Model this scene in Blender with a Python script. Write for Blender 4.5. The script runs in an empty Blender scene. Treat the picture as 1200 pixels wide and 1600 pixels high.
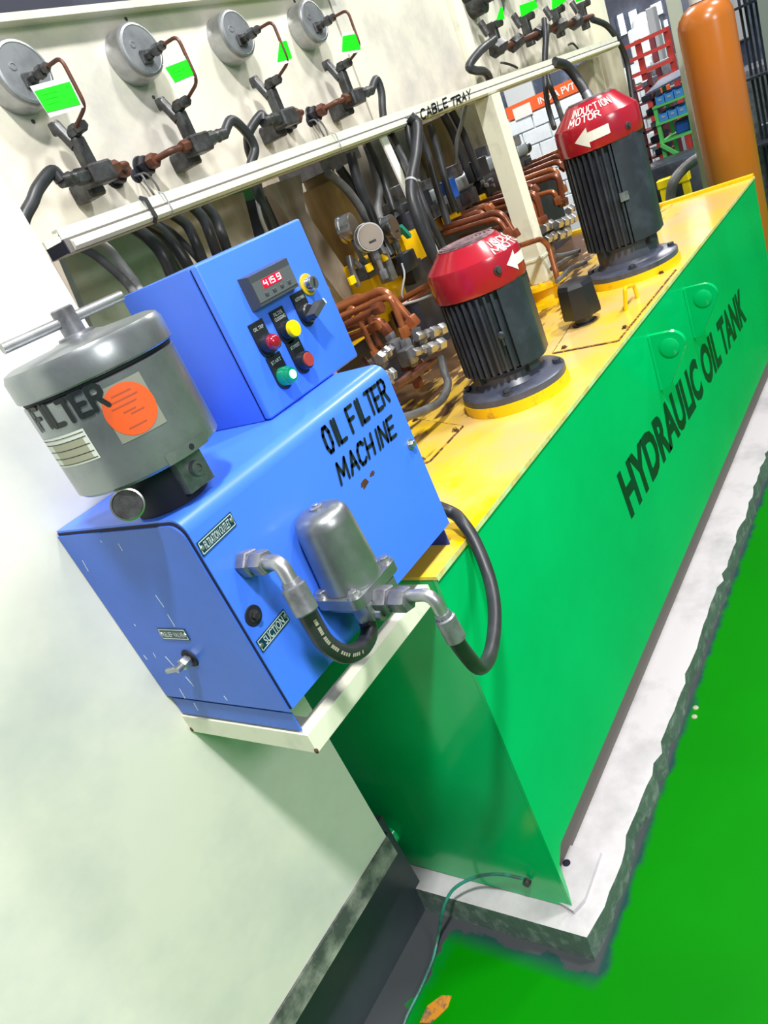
import bpy, bmesh, math, random
from mathutils import Vector, Matrix, Euler
C = bpy.context.scene.collection
sc = bpy.context.scene
PI = math.pi
random.seed(7)

# ------------------------------------------------------------------ camera
cam_d = bpy.data.cameras.new('camera'); cam = bpy.data.objects.new('camera', cam_d); C.objects.link(cam)
cam_d.sensor_fit = 'VERTICAL'; cam_d.sensor_width = 27.0; cam_d.sensor_height = 36.0
cam_d.lens = 1179.803 * 36 / 1600
cam_d.shift_x = -(661.643 - 600) / 1600; cam_d.shift_y = (850.978 - 800) / 1600
cam_d.clip_start = 0.02; cam_d.clip_end = 200
rx, ry, rz = [(0.47953433918937677, -0.7981849807024314, -0.3646197390697146), (-0.5605299358310034, 0.04107942687350534, -0.8271146666122147), (0.6751688741163195, 0.6010101640311946, -0.4277075801943399)]
cam.matrix_world = Matrix(((rx[0], -ry[0], -rz[0], 0), (rx[1], -ry[1], -rz[1], 0), (rx[2], -ry[2], -rz[2], 1.47), (0, 0, 0, 1)))
sc.camera = cam

# ------------------------------------------------------------------ world, lamps, exposure
sc.view_settings.view_transform = 'Standard'; sc.view_settings.look = 'None'
sc.view_settings.gamma = 1.0; sc.view_settings.use_curve_mapping = False
sc.view_settings.exposure = -0.13
wd = bpy.data.worlds.new('hall_light'); sc.world = wd; wd.use_nodes = True
wn = wd.node_tree; wb_ = wn.nodes['Background']
wb_.inputs[0].default_value = (0.86, 0.93, 1.0, 1); wb_.inputs[1].default_value = 0.27

def area(name, loc, target, sx, sy, power, col=(1, 0.98, 0.95)):
    l = bpy.data.lights.new(name, 'AREA'); l.shape = 'RECTANGLE'; l.size = sx; l.size_y = sy
    l.energy = power; l.color = col
    o = bpy.data.objects.new(name, l); C.objects.link(o); o.location = loc
    d = Vector(target) - Vector(loc)
    o.rotation_euler = d.to_track_quat('-Z', 'Y').to_euler()
    return o
area('high_bay_and_fill', (-0.35, -1.25, 5.0), (0.7, 0.9, 0.9), 0.35, 0.30, 285)
area('high_bay_and_fill', (2.4, -1.1, 5.2), (2.2, 1.1, 0.9), 0.5, 0.35, 165)
area('added_aisle_fill', (-0.4, -4.6, 3.4), (0.1, 1.0, 0.3), 1.6, 1.2, 150)  # added fill from the aisle side to brighten the cream column
area('high_bay_and_fill', (5.6, -0.9, 5.4), (4.4, 1.2, 0.9), 0.9, 0.5, 170)
area('high_bay_and_fill', (6.2, 3.2, 5.2), (8.6, 3.2, 0.9), 1.2, 0.8, 330)  # added fill, aimed at the block wall to brighten it
area('high_bay_and_fill', (11.5, 2.0, 5.2), (11.0, 2.5, 0.9), 1.5, 1.0, 500)

# ------------------------------------------------------------------ materials
def mat(name, col, rough=0.5, metal=0.0, col2=None, scale=6.0, lo=0.45, hi=0.65, bump=0.0, bscale=40.0,
        emit=None, estr=0.0, coat=0.0, stretch=None, chips=None, chip_amt=0.70, chip_scale=22.0, rough2=None):
    m = bpy.data.materials.new(name); m.use_nodes = True
    nt = m.node_tree; p = nt.nodes['Principled BSDF']
    p.inputs['Base Color'].default_value = (*col, 1); p.inputs['Roughness'].default_value = rough
    p.inputs['Metallic'].default_value = metal
    p.inputs['Coat Weight'].default_value = coat; p.inputs['Coat Roughness'].default_value = 0.12
    if emit: p.inputs['Emission Color'].default_value = (*emit, 1); p.inputs['Emission Strength'].default_value = estr
    geo = nt.nodes.new('ShaderNodeNewGeometry')
    vec = geo.outputs['Position']
    if stretch:
        mp = nt.nodes.new('ShaderNodeMapping'); mp.inputs['Scale'].default_value = stretch
        nt.links.new(vec, mp.inputs[0]); vec = mp.outputs[0]
    last = None
    def layer(c2, scl, lo_, hi_, detail, seed):
        nonlocal last
        n = nt.nodes.new('ShaderNodeTexNoise'); n.inputs['Scale'].default_value = scl
        n.inputs['Detail'].default_value = detail; n.inputs['Roughness'].default_value = 0.62
        ad = nt.nodes.new('ShaderNodeVectorMath'); ad.operation = 'ADD'; ad.inputs[1].default_value = (seed, seed * .7, seed * 1.3)
        nt.links.new(vec, ad.inputs[0]); nt.links.new(ad.outputs[0], n.inputs['Vector'])
        r = nt.nodes.new('ShaderNodeMapRange'); r.inputs[1].default_value = lo_; r.inputs[2].default_value = hi_
        nt.links.new(n.outputs['Fac'], r.inputs[0])
        mx = nt.nodes.new('ShaderNodeMix'); mx.data_type = 'RGBA'
        if last is None: mx.inputs[6].default_value = (*col, 1)
        else: nt.links.new(last, mx.inputs[6])
        mx.inputs[7].default_value = (*c2, 1); nt.links.new(r.outputs[0], mx.inputs[0]); last = mx.outputs[2]
        return r
    if col2:
        r = layer(col2, scale, lo, hi, 6, 3.1)
        if rough2 is not None:
            mr = nt.nodes.new('ShaderNodeMapRange'); mr.inputs[3].default_value = rough; mr.inputs[4].default_value = rough2
            nt.links.new(r.outputs[0], mr.inputs[0]); nt.links.new(mr.outputs[0], p.inputs['Roughness'])
    if chips: layer(chips, chip_scale, chip_amt, chip_amt + 0.015, 9, 11.7)
    if last is not None: nt.links.new(last, p.inputs['Base Color'])
    if bump:
        n = nt.nodes.new('ShaderNodeTexNoise'); n.inputs['Scale'].default_value = bscale; n.inputs['Detail'].default_value = 4
        nt.links.new(geo.outputs['Position'], n.inputs['Vector'])
        b = nt.nodes.new('ShaderNodeBump'); b.inputs['Strength'].default_value = bump; b.inputs['Distance'].default_value = 0.004
        nt.links.new(n.outputs['Fac'], b.inputs['Height']); nt.links.new(b.outputs[0], p.inputs['Normal'])
    return m
M = {}
M['wall'] = mat('cream_wall_paint', (0.76, 0.75, 0.665), 0.36, col2=(0.58, 0.60, 0.575), scale=3.2, lo=.44, hi=.72, bump=.16, bscale=16, chips=(.33, .34, .32), chip_amt=.80, chip_scale=26)
M['panel'] = mat('cream_panel_paint', (0.72, 0.68, 0.58), 0.26, col2=(0.44, 0.43, 0.41), scale=4.5, lo=.43, hi=.72, bump=.10, bscale=10, chips=(.10, .09, .08), chip_amt=.78, chip_scale=40)
M['cream'] = mat('cream_frame_paint', (0.80, 0.80, 0.66), 0.38, col2=(0.62, 0.62, 0.52), scale=14, lo=.55, hi=.75, chips=(.10, .07, .05), chip_amt=.76, chip_scale=60)
M['tray'] = mat('cream_tray_paint', (0.74, 0.74, 0.64), 0.4, col2=(0.55, 0.55, 0.49), scale=9, lo=.5, hi=.8, chips=(.12, .11, .09), chip_amt=.77, chip_scale=50)
M['dirtywall'] = mat('stained_brown_grey_plate', (0.50, 0.45, 0.38), 0.5, col2=(0.26, 0.21, 0.15), scale=3, lo=.4, hi=.7, stretch=(3, 3, .7))
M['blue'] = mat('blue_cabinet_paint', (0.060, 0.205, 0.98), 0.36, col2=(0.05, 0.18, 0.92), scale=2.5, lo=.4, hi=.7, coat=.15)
M['blueshade'] = mat('blue_side_shade_tone', (0.055, 0.165, 0.74), 0.42, col2=(0.05, 0.14, 0.60), scale=5, lo=.4, hi=.7, bump=.03, chips=(.65, .72, .85), chip_amt=.725, chip_scale=30)  # cabinet blue with the side's shade put into it; the chips are wear
M['bluedark'] = mat('dark_blue_underside', (0.03, 0.06, 0.42), 0.42)  # darkest copy of the cabinet blue, for underside and inner skirts
M['seam'] = mat('black_gap', (0.005, 0.006, 0.02), 0.7)
M['green'] = mat('green_tank_paint', (0.000, 0.50, 0.145), 0.17, col2=(0.000, 0.43, 0.12), scale=2.2, lo=.4, hi=.7, coat=.3, bump=.03, bscale=5, chips=(.03, .12, .04), chip_amt=.80, chip_scale=30)
M['yellow'] = mat('worn_yellow_paint', (0.93, 0.60, 0.0), 0.24, col2=(0.80, 0.53, 0.20), scale=2.8, lo=.38, hi=.58, coat=.2, bump=.08, bscale=14, chips=(.10, .045, .01), chip_amt=.715, chip_scale=19)
M['yellow2'] = mat('yellow_fitting_paint', (0.90, 0.55, 0.0), 0.4, col2=(0.40, 0.22, 0.02), scale=18, lo=.58, hi=.75)
M['rustline'] = mat('rust_and_grime', (0.07, 0.03, 0.012), 0.8, col2=(0.5, 0.28, 0.04), scale=60, lo=.5, hi=.6)
M['plinth'] = mat('grey_white_plinth_paint', (0.57, 0.55, 0.57), 0.55, col2=(0.38, 0.37, 0.39), scale=7, lo=.46, hi=.76, bump=.1, bscale=30, chips=(.10, .10, .10), chip_amt=.77, chip_scale=30)
M['plinthside'] = mat('dark_grey_green_plinth_side', (0.09, 0.14, 0.12), 0.7, col2=(0.22, 0.28, 0.25), scale=30, lo=.5, hi=.7, bump=.4, bscale=40)
M['beam'] = mat('grey_base_beam', (0.16, 0.145, 0.13), 0.6)
M['footdark'] = mat('dark_slate_paint', (0.030, 0.042, 0.050), 0.38, col2=(0.05, 0.065, 0.075), scale=5, lo=.4, hi=.8, bump=.1, bscale=12)
M['strip'] = mat('smudged_grey_strip', (0.42, 0.43, 0.38), 0.5, col2=(0.07, 0.08, 0.08), scale=9, lo=.38, hi=.60)
M['alu'] = mat('dull_cast_aluminium', (0.30, 0.325, 0.335), 0.36, 0.8, col2=(0.21, 0.23, 0.24), scale=18, lo=.4, hi=.7, bump=.05, bscale=80)
M['alucan'] = mat('aged_grey_aluminium_paint', (0.30, 0.325, 0.345), 0.30, 0.72, col2=(0.19, 0.205, 0.215), scale=11, lo=.42, hi=.72, bump=.03, bscale=40, chips=(.10, .11, .11), chip_amt=.74, chip_scale=45)
M['steel'] = mat('bright_zinc_steel', (0.46, 0.47, 0.49), 0.36, 0.85, col2=(0.36, 0.36, 0.37), scale=40, lo=.45, hi=.7)
M['darksteel'] = mat('dark_grimy_steel', (0.10, 0.105, 0.11), 0.42, 0.6, col2=(0.045, 0.04, 0.04), scale=40, lo=.4, hi=.65, bump=.15, bscale=120)
M['midsteel'] = mat('grey_dirty_steel', (0.27, 0.28, 0.31), 0.38, 0.6, col2=(0.13, 0.13, 0.14), scale=35, lo=.45, hi=.7)
M['gaugeback'] = mat('grey_gauge_back_metal', (0.30, 0.32, 0.34), 0.42, 0.55, col2=(0.19, 0.20, 0.22), scale=22, lo=.4, hi=.7)
M['chrome'] = mat('polished_steel_case', (0.66, 0.66, 0.65), 0.27, 1.0)
M['rust'] = mat('rusty_brown_pipe', (0.15, 0.055, 0.033), 0.45, 0.3, col2=(0.07, 0.03, 0.022), scale=30, lo=.4, hi=.7)
M['copper'] = mat('copper_brown_pipe_paint', (0.36, 0.115, 0.040), 0.27, 0.35, col2=(0.22, 0.068, 0.028), scale=16, lo=.4, hi=.7, coat=.2)
M['copperdark'] = mat('dark_red_brown_pipe_paint', (0.24, 0.070, 0.032), 0.3, 0.35, col2=(0.11, 0.038, 0.024), scale=16, lo=.4, hi=.7, coat=.15)
M['rubber'] = mat('black_rubber_hose', (0.022, 0.024, 0.028), 0.42, col2=(0.045, 0.048, 0.055), scale=20, lo=.45, hi=.8)
M['greyhose'] = mat('grey_dusty_hose', (0.13, 0.135, 0.14), 0.5, col2=(0.06, 0.06, 0.062), scale=14, lo=.4, hi=.7)
M['cable'] = mat('pale_grey_cable', (0.34, 0.35, 0.37), 0.4)
M['motorblack'] = mat('black_motor_paint', (0.026, 0.031, 0.043), 0.34, col2=(0.05, 0.06, 0.085), scale=14, lo=.45, hi=.75)
M['flangeblue'] = mat('slate_blue_flange_paint', (0.075, 0.085, 0.125), 0.35, col2=(0.03, 0.035, 0.05), scale=14, lo=.45, hi=.7)
M['red'] = mat('red_cowl_paint', (0.42, 0.008, 0.022), 0.22, col2=(0.30, 0.010, 0.028), scale=7, lo=.42, hi=.68, coat=.35, bump=.05, bscale=18, chips=(.45, .25, .26), chip_amt=.755, chip_scale=26)
M['grille'] = mat('dusty_pink_grey_grille', (0.36, 0.23, 0.25), 0.4, col2=(0.14, 0.10, 0.11), scale=50, lo=.4, hi=.6)
M['blackplastic'] = mat('black_plastic', (0.014, 0.016, 0.022), 0.35)
M['greyplastic'] = mat('dark_grey_plastic', (0.06, 0.065, 0.075), 0.3)
M['bezel'] = mat('smoked_display_window', (0.10, 0.115, 0.12), 0.10, coat=.5)
M['paintblack'] = mat('black_hand_paint', (0.010, 0.014, 0.018), 0.45)
M['textgreen'] = mat('dark_green_black_stencil', (0.002, 0.030, 0.024), 0.35, col2=(0.004, 0.018, 0.010), scale=9, lo=.4, hi=.6)
M['white'] = mat('white_paint', (0.84, 0.82, 0.76), 0.4)
M['plate'] = mat('teal_blue_name_plate', (0.005, 0.045, 0.075), 0.3)
M['platedark'] = mat('dark_grey_name_plate', (0.03, 0.06, 0.08), 0.3, 0.3)
M['platetext'] = mat('silver_lettering', (0.62, 0.70, 0.72), 0.35, 0.2)
M['stickerorange'] = mat('faded_orange_sticker', (0.78, 0.105, 0.02), 0.45, col2=(0.66, 0.10, 0.03), scale=30, lo=.45, hi=.6)
M['stickergrey'] = mat('grey_sticker_backing', (0.24, 0.24, 0.21), 0.5)
M['stickerline'] = mat('faded_print', (0.42, 0.075, 0.03), 0.6)
M['paper'] = mat('white_paper_label', (0.70, 0.72, 0.68), 0.5)
M['khaki'] = mat('khaki_printed_field', (0.36, 0.35, 0.26), 0.5)
M['lime'] = mat('bright_green_tag', (0.0, 0.95, 0.0), 0.55, emit=(0, 1, 0), estr=0.0)
M['limeline'] = mat('darker_green_print', (0.0, 0.50, 0.0), 0.55)
M['film'] = mat('clear_dirty_film', (0.62, 0.64, 0.62), 0.25)
M['btnyellow'] = mat('yellow_lens', (0.90, 0.66, 0.0), 0.25, coat=.4)
M['btnred'] = mat('dark_red_lens', (0.30, 0.004, 0.02), 0.15, coat=.6)
M['btnstop'] = mat('dull_red_button', (0.36, 0.045, 0.035), 0.4)
M['btngreen'] = mat('green_lens_rim', (0.0, 0.16, 0.08), 0.2, coat=.5, emit=(0, .5, .25), estr=.25)
M['btnglow'] = mat('lit_green_lamp', (0.3, 0.9, 0.6), 0.3, emit=(0.35, 1.0, 0.72), estr=2.6)
M['ledred'] = mat('lit_red_led_field', (0.5, 0.0, 0.02), 0.3, emit=(0.85, 0.0, 0.04), estr=.75)
M['ledwhite'] = mat('lit_led_digits', (1, .8, .8), 0.3, emit=(1, .82, .82), estr=1.6)
M['keyyellow'] = mat('yellow_key_ring', (0.62, 0.42, 0.01), 0.35)
M['orange'] = mat('orange_cylinder_paint', (0.48, 0.135, 0.012), 0.27, col2=(0.42, 0.13, 0.03), scale=3, lo=.4, hi=.7, coat=.25)
M['postgreen'] = mat('pale_grey_green_post', (0.42, 0.47, 0.40), 0.5)
M['wiregreen'] = mat('teal_green_wire', (0.02, 0.22, 0.16), 0.4, col2=(0.04, 0.09, 0.08), scale=30, lo=.45, hi=.6)
M['block'] = mat('white_painted_block', (0.80, 0.85, 0.87), 0.6, col2=(0.70, 0.75, 0.77), scale=9, lo=.4, hi=.7)
M['mortar'] = mat('grey_mortar', (0.62, 0.67, 0.69), 0.8)
M['banner'] = mat('orange_red_banner', (0.88, 0.13, 0.03), 0.5)
M['steelblue'] = mat('dark_blue_grey_machine', (0.05, 0.07, 0.12), 0.45, col2=(0.13, 0.15, 0.2), scale=5, lo=.45, hi=.6)
M['hallgrey'] = mat('dim_hall_wall', (0.10, 0.11, 0.15), 0.8, col2=(0.05, 0.055, 0.08), scale=1.5, lo=.4, hi=.6)
M['roof'] = mat('dim_roof_sheet', (0.12, 0.13, 0.17), 0.8)
M['lampglow'] = mat('lit_tube_panel', (1, 1, 1), 0.4, emit=(0.85, 0.95, 1.0), estr=4.0)
M['rackred'] = mat('red_rack_paint', (0.48, 0.050, 0.040), 0.4)
M['rackdark'] = mat('dark_maroon_rack_paint', (0.16, 0.035, 0.045), 0.45)
M['cartgreen'] = mat('light_green_cart_paint', (0.10, 0.48, 0.12), 0.4)
M['binblue'] = mat('blue_plastic_bin', (0.05, 0.24, 0.62), 0.4)
M['machwhite'] = mat('white_machine_cover', (0.70, 0.74, 0.74), 0.4)
M['hazyellow'] = mat('yellow_guard_paint', (0.85, 0.65, 0.0), 0.4)
M['solblue'] = mat('blue_valve_paint', (0.015, 0.09, 0.42), 0.35)
M['teal'] = mat('teal_plastic', (0.02, 0.35, 0.26), 0.4)
M['cyl_ochre'] = mat('ochre_stained_column', (0.36, 0.24, 0.07), 0.4, col2=(0.20, 0.12, 0.04), scale=4, lo=.4, hi=.7, stretch=(3, 3, .5))
M['glassgreen'] = mat('pale_green_stained_plate', (0.46, 0.52, 0.42), 0.35, col2=(0.25, 0.40, 0.30), scale=6, lo=.42, hi=.65)

# floor: green paint over dark concrete near the column foot, a few scars
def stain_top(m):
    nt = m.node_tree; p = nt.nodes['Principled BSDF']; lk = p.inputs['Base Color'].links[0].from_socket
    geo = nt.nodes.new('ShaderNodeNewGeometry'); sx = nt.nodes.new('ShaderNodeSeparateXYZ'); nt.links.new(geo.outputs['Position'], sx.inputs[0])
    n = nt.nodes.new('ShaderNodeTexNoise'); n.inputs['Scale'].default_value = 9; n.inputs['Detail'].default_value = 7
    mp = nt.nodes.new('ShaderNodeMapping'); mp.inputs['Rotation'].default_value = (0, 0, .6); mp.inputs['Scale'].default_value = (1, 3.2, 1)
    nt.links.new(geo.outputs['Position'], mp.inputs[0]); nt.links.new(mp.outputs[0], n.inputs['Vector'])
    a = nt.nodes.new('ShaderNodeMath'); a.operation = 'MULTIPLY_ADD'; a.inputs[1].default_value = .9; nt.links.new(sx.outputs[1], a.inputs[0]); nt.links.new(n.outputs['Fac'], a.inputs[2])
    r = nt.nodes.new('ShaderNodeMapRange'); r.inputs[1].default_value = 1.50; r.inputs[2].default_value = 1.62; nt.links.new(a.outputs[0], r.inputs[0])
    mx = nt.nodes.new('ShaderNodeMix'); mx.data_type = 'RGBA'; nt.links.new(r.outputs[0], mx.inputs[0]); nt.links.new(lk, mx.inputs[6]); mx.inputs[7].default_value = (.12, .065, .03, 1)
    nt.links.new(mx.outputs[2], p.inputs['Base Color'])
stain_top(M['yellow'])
def floor_mat():
    m = bpy.data.materials.new('green_floor_paint'); m.use_nodes = True; nt = m.node_tree; p = nt.nodes['Principled BSDF']; p.inputs['Specular IOR Level'].default_value = .12
    N = nt.nodes.new; lk = nt.links.new
    geo = N('ShaderNodeNewGeometry'); sx = N('ShaderNodeSeparateXYZ'); lk(geo.outputs['Position'], sx.inputs[0])
    def noise(s, d=5):
        n = N('ShaderNodeTexNoise'); n.inputs['Scale'].default_value = s; n.inputs['Detail'].default_value = d
        lk(geo.outputs['Position'], n.inputs['Vector']); return n.outputs['Fac']
    def mth(op, a, b=None, c=None):
        n = N('ShaderNodeMath'); n.operation = op
        for i, v in enumerate((a, b, c)):
            if v is None: continue
            if isinstance(v, (int, float)): n.inputs[i].default_value = v
            else: lk(v, n.inputs[i])
        return n.outputs[0]
    def rng(v, a, b):
        r = N('ShaderNodeMapRange'); r.inputs[1].default_value = a; r.inputs[2].default_value = b; lk(v, r.inputs[0]); return r.outputs[0]
    def mix(f, a, b):
        x = N('ShaderNodeMix'); x.data_type = 'RGBA'; lk(f, x.inputs[0])
        for i, v in ((6, a), (7, b)):
            if isinstance(v, tuple): x.inputs[i].default_value = (*v, 1)
            else: lk(v, x.inputs[i])
        return x.outputs[2]
    X_, Y_ = sx.outputs[0], sx.outputs[1]
    n1 = noise(16); n2 = noise(60, 3)
    # painted edge: a bit in front of the column foot and along the plinth
    wob = mth('ADD', mth('MULTIPLY', n1, 0.075), mth('MULTIPLY', n2, 0.015))
    ey = mth('ADD', Y_, wob); ex = mth('ADD', X_, wob)
    side = rng(Y_, 0.655, 0.665)
    dark = mth('MAXIMUM', rng(ey, 1.052, 1.058), mth('MULTIPLY', rng(ex, 0.742, 0.748), side))
    rim = mth('MAXIMUM', rng(ey, 1.025, 1.052), mth('MULTIPLY', rng(ex, 0.718, 0.745), side))
    alongplinth = rng(mth('ADD', Y_, mth('MULTIPLY', n1, 0.05)), 0.668, 0.684)
    far = rng(X_, 0.66, 0.70)
    plrim = mth('MULTIPLY', alongplinth, far)
    base = mix(rng(noise(1.6, 3), .35, .7), (0.0, 0.21, 0.0), (0.0, 0.17, 0.0))
    c = mix(rim, base, (0.0, 0.20, 0.02)); c = mix(plrim, c, (0.012, 0.06, 0.05)); c = mix(dark, c, (0.055, 0.062, 0.068))
    lk(c, p.inputs['Base Color'])
    rr = N('ShaderNodeMapRange'); rr.inputs[3].default_value = .48; rr.inputs[4].default_value = .5; lk(dark, rr.inputs[0]); lk(rr.outputs[0], p.inputs['Roughness'])
    return m
M['floor'] = floor_mat()

# ------------------------------------------------------------------ mesh helpers
class MB:
    def __init__(s): s.v = []; s.f = []
    def add(s, vs, fs):
        b = len(s.v); s.v += [tuple(v) for v in vs]; s.f += [tuple(b + i for i in f) for f in fs]; return s
    def box(s, a, b):
        x0, y0, z0 = a; x1, y1, z1 = b
        return s.add([(x0,y0,z0),(x1,y0,z0),(x1,y1,z0),(x0,y1,z0),(x0,y0,z1),(x1,y0,z1),(x1,y1,z1),(x0,y1,z1)],
                     [(0,3,2,1),(4,5,6,7),(0,1,5,4),(1,2,6,5),(2,3,7,6),(3,0,4,7)])
    def obox(s, c, ax, ay, az, hx, hy, hz):
        c = Vector(c); ax = Vector(ax).normalized(); ay = Vector(ay).normalized(); az = Vector(az).normalized()
        vs = [c + ax*hx*i + ay*hy*j + az*hz*k for k in (-1, 1) for i, j in ((-1,-1),(1,-1),(1,1),(-1,1))]
        return s.add(vs, [(0,3,2,1),(4,5,6,7),(0,1,5,4),(1,2,6,5),(2,3,7,6),(3,0,4,7)])
    def beam(s, p, q, w, t, up=(0,0,1)):
        p = Vector(p); q = Vector(q); d = (q-p).normalized(); u = Vector(up); sd = d.cross(u).normalized(); u = sd.cross(d).normalized()
        return s.obox((p+q)/2, d, sd, u, (q-p).length/2, w/2, t/2)
    def bbox(s, a, b, r=.004, seg=2):           # bevelled box
        bm = bmesh.new(); bmesh.ops.create_cube(bm, size=1)
        for v in bm.verts: v.co = Vector((a[i] + (v.co[i] + .5) * (b[i] - a[i]) for i in range(3)))
        bmesh.ops.bevel(bm, geom=bm.edges[:], offset=r, segments=seg, affect='EDGES', profile=.5)
        bm.verts.index_update()
        s.add([v.co[:] for v in bm.verts], [[v.index for v in f.verts] for f in bm.faces]); bm.free(); return s
    def rings(s, rs, cap=True):
        n = len(rs[0]); b = len(s.v)
        for r in rs: s.v += [tuple(p) for p in r]
        for i in range(len(rs) - 1):
            for j in range(n):
                k = (j + 1) % n
                s.f.append((b + i*n + j, b + i*n + k, b + (i+1)*n + k, b + (i+1)*n + j))
        if cap:
            s.f.append(tuple(b + j for j in reversed(range(n)))); s.f.append(tuple(b + (len(rs)-1)*n + j for j in range(n)))
        return s
    def tube(s, pts, r, seg=10, cap=True):
        pts = [Vector(p) for p in pts]; rs = []
        if not isinstance(r, (list, tuple)): r = [r] * len(pts)
        t0 = (pts[1] - pts[0]).normalized()
        nrm = t0.orthogonal().normalized()
        for i, p in enumerate(pts):
            if i == 0: t = t0
            elif i == len(pts) - 1: t = (pts[-1] - pts[-2]).normalized()
            else: t = ((pts[i+1] - p).normalized() + (p - pts[i-1]).normalized()).normalized()
            nrm = (nrm - t * nrm.dot(t)).normalized(); bn = t.cross(nrm)
            rs.append([p + (nrm * math.cos(2*PI*k/seg) + bn * math.sin(2*PI*k/seg)) * r[i] for k in range(seg)])
        return s.rings(rs, cap)
    def cyl(s, p, q, r, seg=20, r2=None): return s.tube([p, q], [r, r if r2 is None else r2], seg)
    def hexn(s, p, q, r, rot=0):                # hexagon nut along p-q, chamfered
        p = Vector(p); q = Vector(q); d = q - p
        return s.tube([p, p + d*.12, p + d*.88, q], [r*.9, r, r, r*.9], 6)
    def lathe(s, c, prof, seg=40, axis=(0,0,1), cap=True):   # prof = [(radius, height)]
        c = Vector(c); a = Vector(axis).normalized(); u = a.orthogonal().normalized(); w = a.cross(u)
        rs = [[c + a*h + (u*math.cos(2*PI*k/seg) + w*math.sin(2*PI*k/seg))*max(r, 1e-5) for k in range(seg)] for r, h in prof]
        return s.rings(rs, cap)
    def poly(s, pts, n, t):                     # flat polygon with thickness t along n
        pts = [Vector(p) for p in pts]; n = Vector(n).normalized() * t; k = len(pts)
        return s.add(pts + [p + n for p in pts], [tuple(reversed(range(k))), tuple(range(k, 2*k))] + [(i, (i+1) % k, k + (i+1) % k, k + i) for i in range(k)])
    def build(s, name, m, root=None, smooth=35):
        me = bpy.data.meshes.new(name)
        off = wloc(root) if root else Vector((0,0,0))
        me.from_pydata([(v[0]-off[0], v[1]-off[1], v[2]-off[2]) for v in s.v], [], s.f); me.update()
        bm = bmesh.new(); bm.from_mesh(me); bmesh.ops.recalc_face_normals(bm, faces=bm.faces[:]); bm.to_mesh(me); bm.free()
        me.materials.append(M[m] if isinstance(m, str) else m)
        if smooth:
            for p in me.polygons: p.use_smooth = True
            me.set_sharp_from_angle(angle=math.radians(smooth))
        o = bpy.data.objects.new(name, me); C.objects.link(o)
        if root: o.parent = root
        return o
def wloc(o):
    l = Vector((0,0,0))
    while o: l = l + Vector(o.location); o = o.parent
    return l
def thing(name, label, cat, loc, group=None):
    o = bpy.data.objects.new(name, None); C.objects.link(o); o.location = loc; o.empty_display_size = .05
    return tag(o, label, cat, group)
def tag(o, label=None, cat=None, group=None):
    if label: o['label'] = label
    if cat: o['category'] = cat
    if group: o['group'] = group
    return o
def lab(o, label): o['label'] = label; return o
def struct(o): o['kind'] = 'structure'; return o

def spline(pts, n=8):
    P = [Vector(p) for p in pts]; P = [P[0]*2 - P[1]] + P + [P[-1]*2 - P[-2]]; out = []
    for i in range(1, len(P) - 2):
        a, b, c, d = P[i-1], P[i], P[i+1], P[i+2]
        for k in range(n):
            t = k / n
            out.append(.5 * ((2*b) + (c-a)*t + (2*a - 5*b + 4*c - d)*t*t + (3*b - a - 3*c + d)*t**3))
    out.append(P[-2]); return out
def fillet(pts, r, n=5):
    P = [Vector(p) for p in pts]; out = [P[0]]
    for i in range(1, len(P) - 1):
        a = (P[i-1] - P[i]); b = (P[i+1] - P[i]); rr = min(r, a.length*.48, b.length*.48)
        s = P[i] + a.normalized()*rr; e = P[i] + b.normalized()*rr
        for k in range(n + 1):
            t = k / n; out.append(s*(1-t)**2 + P[i]*2*t*(1-t) + e*t*t)
    out.append(P[-1]); return out

# ---- hand lettering drawn as brush strokes
G = {
 'F': [[(0,0),(0,1)],[(0,1),(.75,1)],[(0,.52),(.6,.52)]], 'I': [[(.3,0),(.3,1)]], 'L': [[(0,1),(0,0),(.65,0)]],
 'T': [[(0,1),(.8,1)],[(.4,1),(.4,0)]], 'E': [[(.65,1),(0,1),(0,0),(.65,0)],[(0,.5),(.55,.5)]],
 'R': [[(0,0),(0,1),(.5,1),(.68,.85),(.68,.65),(.5,.5),(0,.5)],[(.35,.5),(.72,0)]],
 'O': [[(.2,0),(.02,.25),(.02,.75),(.2,1),(.5,1),(.68,.75),(.68,.25),(.5,0),(.2,0)]],
 'M': [[(0,0),(.05,1),(.42,.3),(.8,1),(.85,0)]], 'A': [[(0,0),(.35,1),(.72,0)],[(.14,.36),(.58,.36)]],
 'C': [[(.68,.85),(.5,1),(.2,1),(.02,.75),(.02,.25),(.2,0),(.5,0),(.68,.15)]], 'H': [[(0,0),(0,1)],[(.65,0),(.65,1)],[(0,.5),(.65,.5)]],
 'N': [[(0,0),(0,1),(.65,0),(.65,1)]], 'D': [[(0,0),(0,1),(.35,1),(.65,.75),(.65,.25),(.35,0),(0,0)]],
 'U': [[(0,1),(0,.2),(.18,0),(.48,0),(.66,.2),(.66,1)]], 'B': [[(0,0),(0,1),(.45,1),(.6,.85),(.6,.65),(.45,.52),(0,.52)],[(.45,.52),(.66,.35),(.66,.15),(.48,0),(0,0)]],
 'Y': [[(0,1),(.35,.5),(.7,1)],[(.35,.5),(.35,0)]],
 '4': [[(.08,1),(0,.5),(.6,.5)],[(.6,1),(.6,0)]], '1': [[(.3,0),(.3,1)]], '5': [[(.6,1),(0,1),(0,.52),(.6,.52),(.6,0),(0,0)]],
 '9': [[(.6,.5),(0,.5),(0,1),(.6,1),(.6,0),(0,0)]], '.': [[(.25,0),(.3,0)]],
}
ADV = {'I': .62, 'M': 1.18, '1': .62, '.': .3, ' ': .55}
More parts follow.
